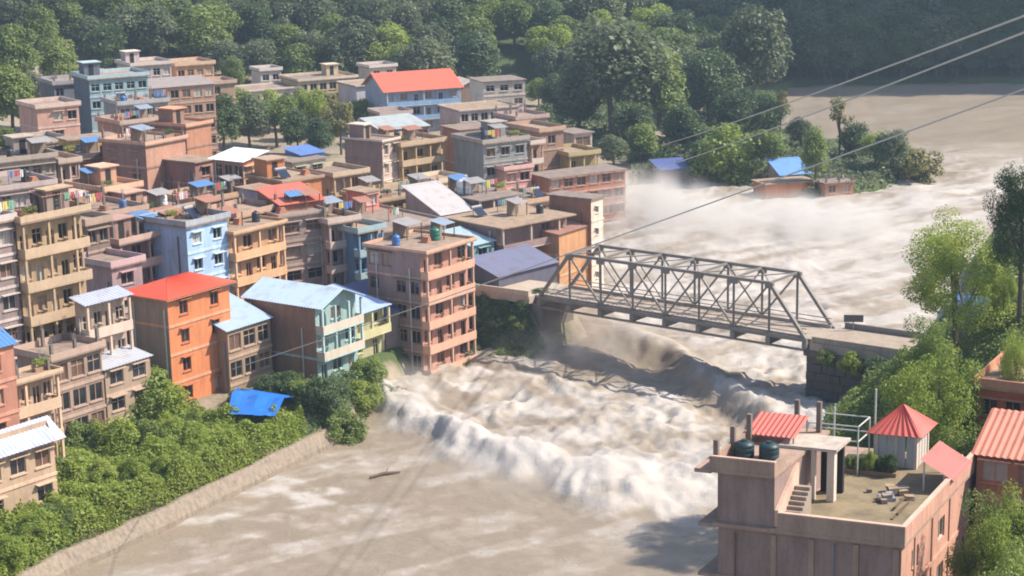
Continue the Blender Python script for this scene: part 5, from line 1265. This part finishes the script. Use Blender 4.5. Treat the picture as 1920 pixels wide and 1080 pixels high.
for k, (sx_, sw_, h_) in enumerate(((-1.5, -2.2, 4.2), (-4, -2.6, 4.6), (-7, -2.4, 4.2), (-10, -2.6, 4.8), (-13, -2.5, 4.4), (-16.5, -2.6, 4.6), (-2.5, -5, 3.6), (-6, -5.2, 4.0), (-9.5, -5.2, 3.8), (-13, -5, 4.0), (.6, -2.6, 3.0))):
    p = bp(sx_, sw_, 0); plant('shrub', (p.x, p.y, Tz(p.x, p.y) - .6), h_ * (.5 if sw_ > -4 else .85), 1.1, 'shrub', 'dark shrub hanging on the slope ' + ('right under the town road' if sw_ > -4 else 'near the water under the town road'), 'shrub', 'shrubs on the road slope', 2 if k % 3 else 0)
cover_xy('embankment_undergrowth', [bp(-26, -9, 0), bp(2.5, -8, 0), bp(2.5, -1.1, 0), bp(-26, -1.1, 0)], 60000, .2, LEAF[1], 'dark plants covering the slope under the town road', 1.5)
cover('abutment_undergrowth', [(1545, 800), (1600, 760), (1720, 700), (1760, 760), (1740, 860), (1560, 900)], 14000, .05, .16, LEAF[0], 'green undergrowth at the foot of the stone abutment', 1.6)
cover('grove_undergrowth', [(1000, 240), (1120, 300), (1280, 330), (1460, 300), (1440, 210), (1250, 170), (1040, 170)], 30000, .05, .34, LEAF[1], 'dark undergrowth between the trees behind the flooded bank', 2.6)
for k, (sx_, h_) in enumerate(((3.5, 2.2), (6.5, 2.8), (9.5, 3.2), (12, 3.0), (14.5, 3.4))):
    p = bp(BLEN + sx_, -1.6, -2.2 - .3 * k); plant('shrub', p, h_, .9, 'hanging_shrub', 'shrub growing out of the stone abutment, ' + ['nearest the river', 'second from the river', 'in the middle', 'fourth from the river', 'farthest from the river'][k], 'shrub', 'shrubs on the abutment', k % 3)
pl_ = []
for k in range(5):
    u = 4.2 + k * .65; p = nl(u, 11.4, -.95)
    plant('shrub', p, RT.uniform(1.2, 1.7), .55, 'potted_shrub', 'leafy potted plant in the planter row on the near terrace', 'plant', 'plants on the near terrace')
planter = tag(nbox(3.9, 7.2, 11.1, 11.7, -1.015, -.75).build('planter_box', wall_mat((.30, .24, .18))), 'low planter box in front of the red pavilion', 'planter')

# ------------------------------------------------------------------ tarps
def tarp(name, label, pix, z, rise, mat, poles=True):
    c = [P(a, b, z) for a, b in pix]; n = 10; m = MB(); rows = []
    for i in range(n + 1):
        r0 = []
        for j in range(n + 1):
            u, v = i / n, j / n
            p = (c[0] * (1 - u) + c[1] * u) * (1 - v) + (c[3] * (1 - u) + c[2] * u) * v
            r0.append(p + Vector((0, 0, rise * (1 - abs(2 * v - 1)) - .25 * math.sin(math.pi * u * 2) ** 2 * (1 - abs(2 * v - 1)) + RT.uniform(-.05, .05))))
        rows.append(r0)
    for i in range(n):
        for j in range(n): m.quad(rows[i][j], rows[i + 1][j], rows[i + 1][j + 1], rows[i][j + 1])
    cen = sum(c, Vector()) / 4; gz = Tz(cen.x, cen.y)
    e = empty(name, (cen.x, cen.y, gz), 0, label, 'shelter'); I = Matrix.Translation(-e.location)
    o = m.build('tarp', mat, None, True); o.parent = e; o.matrix_parent_inverse = I
    for q in c:
        o = MB().tube([(q.x, q.y, Tz(q.x, q.y) - .5), (q.x, q.y, z)], .06).build('pole', WOOD); o.parent = e; o.matrix_parent_inverse = I
    return e
BTARP = plain_mat('blue_tarpaulin', (.02, .17, .62), .45)
tarp('tarp_shelter', 'shelter roofed with a bright blue tarpaulin beside the orange house', [(426, 776), (516, 780), (552, 744), (446, 726)], 4.9, .9, BTARP)
dd = min((abs(Pd(1820, 572, q).z - 2.6 - Tz(Pd(1820, 572, q).x, Pd(1820, 572, q).y)), q) for q in range(84, 118))[1]
p0 = Pd(1820, 572, dd)
tarp('tarp_shelter', 'small blue tarpaulin shelter among the near-bank trees', [(1788, 590), (1856, 592), (1852, 556), (1792, 552)], p0.z, .8, plain_mat('navy_tarpaulin', (.03, .09, .26), .5))

# ------------------------------------------------------------------ driftwood on the calm water, things lying on the near terrace
for (x, y, ln_, a, lab) in ((722, 890, 3.2, .5, 'dark drifting log near the wave front'),):
    p = P(x, y, .1); e = empty('driftwood', p, a, lab, 'driftwood', 'driftwood')
    MB().tube([(-ln_ / 2, 0, 0), (-.1, .12, .1), (ln_ / 2, -.1, .02)], [.13, .17, .08], 7).build('log', WOOD, e)
    MB().tube([(.1, .1, .1), (.6, .6, .35), (.8, 1.0, .3)], [.07, .05, .02], 5).build('branch', WOOD, e)
rt2 = random.Random(6)
hp = empty('rubble_heap', nl(7.6, 7.6, -1.02), 0, 'heap of grey rubble and sacks on the near terrace', 'rubble')
for k in range(16):
    c_ = nl(7.6 + rt2.gauss(0, .7), 7.6 + rt2.gauss(0, .8), -1.0 + rt2.uniform(0, .25)); r_ = rt2.uniform(.14, .34)
    m = MB(); m.hexa([c_ + Vector((sx_ * r_ * rt2.uniform(.7, 1.2), sy_ * r_ * rt2.uniform(.7, 1.2), sz_ * r_ * rt2.uniform(.5, .8))) for sz_ in (-1, 1) for sx_, sy_ in ((-1, -1), (1, -1), (1, 1), (-1, 1))])
    o = m.build('rubble_piece', rt2.choice([CONC, CONC_D, wall_mat((.30, .30, .36)), wall_mat((.40, .33, .25))])); o.parent = hp; o.matrix_parent_inverse = Matrix.Translation(-hp.location)
for k, (u, v) in enumerate(((9.2, 4.6), (9.3, 5.4), (8.9, 6.2))):
    o = nbox(u, u + .14, v - 1.2, v + 1.0, -1.015 + .09 * k, -.94 + .09 * k).build('timber_plank', WOOD); tag(o, ['lowest', 'middle', 'topmost'][k] + ' loose plank beside the pink terrace parapet', 'plank', 'loose planks')

# ------------------------------------------------------------------ overhead cables
CABM = metal_mat((.58, .57, .58), .45, .1, .3)
def cable(a, b, sag, r, label):
    a, b = Vector(a), Vector(b); pts = []
    for k in range(41):
        t = k / 40; p = a.lerp(b, t); p.z -= sag * 4 * t * (1 - t); pts.append(p)
    return tag(MB().tube(pts, r, 6).build('overhead_cable', CABM), label, 'cable', 'overhead cables')
cable(Pd(2000, 138, 44), Pd(436, 692, 124), .25, .035, 'lowest overhead cable running down to the orange house')
cable(Pd(2000, 30, 40), Pd(1225, 318, 205), .3, .042, 'middle overhead cable crossing in front of the mountain')
cable(Pd(2000, 0, 38), Pd(1240, 272, 215), .3, .042, 'topmost overhead cable crossing in front of the mountain')

# ------------------------------------------------------------------ air: haze over the valley and spray above the flood
hz = MB().box(-430, 430, -70, 1040, -7, 450)
m = bpy.data.materials.new('valley_haze'); m.use_nodes = True; N = m.node_tree.nodes; N.remove(N['Principled BSDF'])
pv_ = N.new('ShaderNodeVolumePrincipled'); pv_.inputs['Color'].default_value = (.55, .74, 1.0, 1); pv_.inputs['Density'].default_value = .00021; pv_.inputs['Anisotropy'].default_value = .15
m.node_tree.links.new(pv_.outputs[0], N['Material Output'].inputs['Volume'])
tag(hz.build('haze', m), 'thin blue haze filling the valley', None, kind='stuff')
def spray(label, c, r, dens, seed):
    m = MB(); nu, nv = 20, 12
    for i in range(nv + 1):
        for j in range(nu):
            a, b = math.pi * i / nv, 2 * math.pi * j / nu
            m.v.append((math.sin(a) * math.cos(b) * r[0], math.sin(a) * math.sin(b) * r[1], math.cos(a) * r[2]))
    for i in range(nv):
        for j in range(nu): m.f.append((i * nu + j, (i + 1) * nu + j, (i + 1) * nu + (j + 1) % nu, i * nu + (j + 1) % nu)); m.m.append(0)
    mt = bpy.data.materials.new('spray'); mt.use_nodes = True; nt = mt.node_tree; N, L = nt.nodes, nt.links; N.remove(N['Principled BSDF'])
    v = N.new('ShaderNodeVolumePrincipled'); v.inputs['Color'].default_value = (.96, .93, .90, 1); v.inputs['Anisotropy'].default_value = .1
    tc = N.new('ShaderNodeTexCoord'); mp = N.new('ShaderNodeMapping'); mp.inputs['Scale'].default_value = (1 / r[0], 1 / r[1], 1 / r[2])
    L.new(tc.outputs['Object'], mp.inputs[0])
    ln_ = N.new('ShaderNodeVectorMath'); ln_.operation = 'LENGTH'; L.new(mp.outputs[0], ln_.inputs[0])
    fr = N.new('ShaderNodeMapRange'); fr.interpolation_type = 'SMOOTHSTEP'; fr.inputs[1].default_value = 1.0; fr.inputs[2].default_value = .1; L.new(ln_.outputs['Value'], fr.inputs[0])
    nz = N.new('ShaderNodeTexNoise'); nz.inputs['Scale'].default_value = .22; nz.inputs['Detail'].default_value = 3; L.new(tc.outputs['Object'], nz.inputs['Vector'])
    nr = N.new('ShaderNodeMapRange'); nr.inputs[1].default_value = .38; nr.inputs[2].default_value = .7; nr.inputs[4].default_value = dens; L.new(nz.outputs['Fac'], nr.inputs[0])
    ml = N.new('ShaderNodeMath'); ml.operation = 'MULTIPLY'; L.new(fr.outputs[0], ml.inputs[0]); L.new(nr.outputs[0], ml.inputs[1]); L.new(ml.outputs[0], v.inputs['Density'])
    L.new(v.outputs[0], N['Material Output'].inputs['Volume'])
    o = m.build('spray', mt); o.location = c
    return tag(o, label, None, kind='stuff')
spray('pale spray drifting over the flood below the brick ruin', P(1470, 432, 2.0), (28, 22, 6.5), .34, 1)
spray('pale spray rising by the white-ended house', P(1215, 402, 2.5), (15, 20, 8.5), .38, 2)
spray('spray thrown up where the wave meets the bank', P(770, 735, 1.5), (7, 8, 3.6), .16, 3)
spray('spray blown along the breaking wave front', P(1010, 880, 1.2), (14, 9, 2.6), .12, 5)
spray('spray under the town end of the bridge', P(1070, 650, 1.5), (11, 11, 4.5), .16, 4)
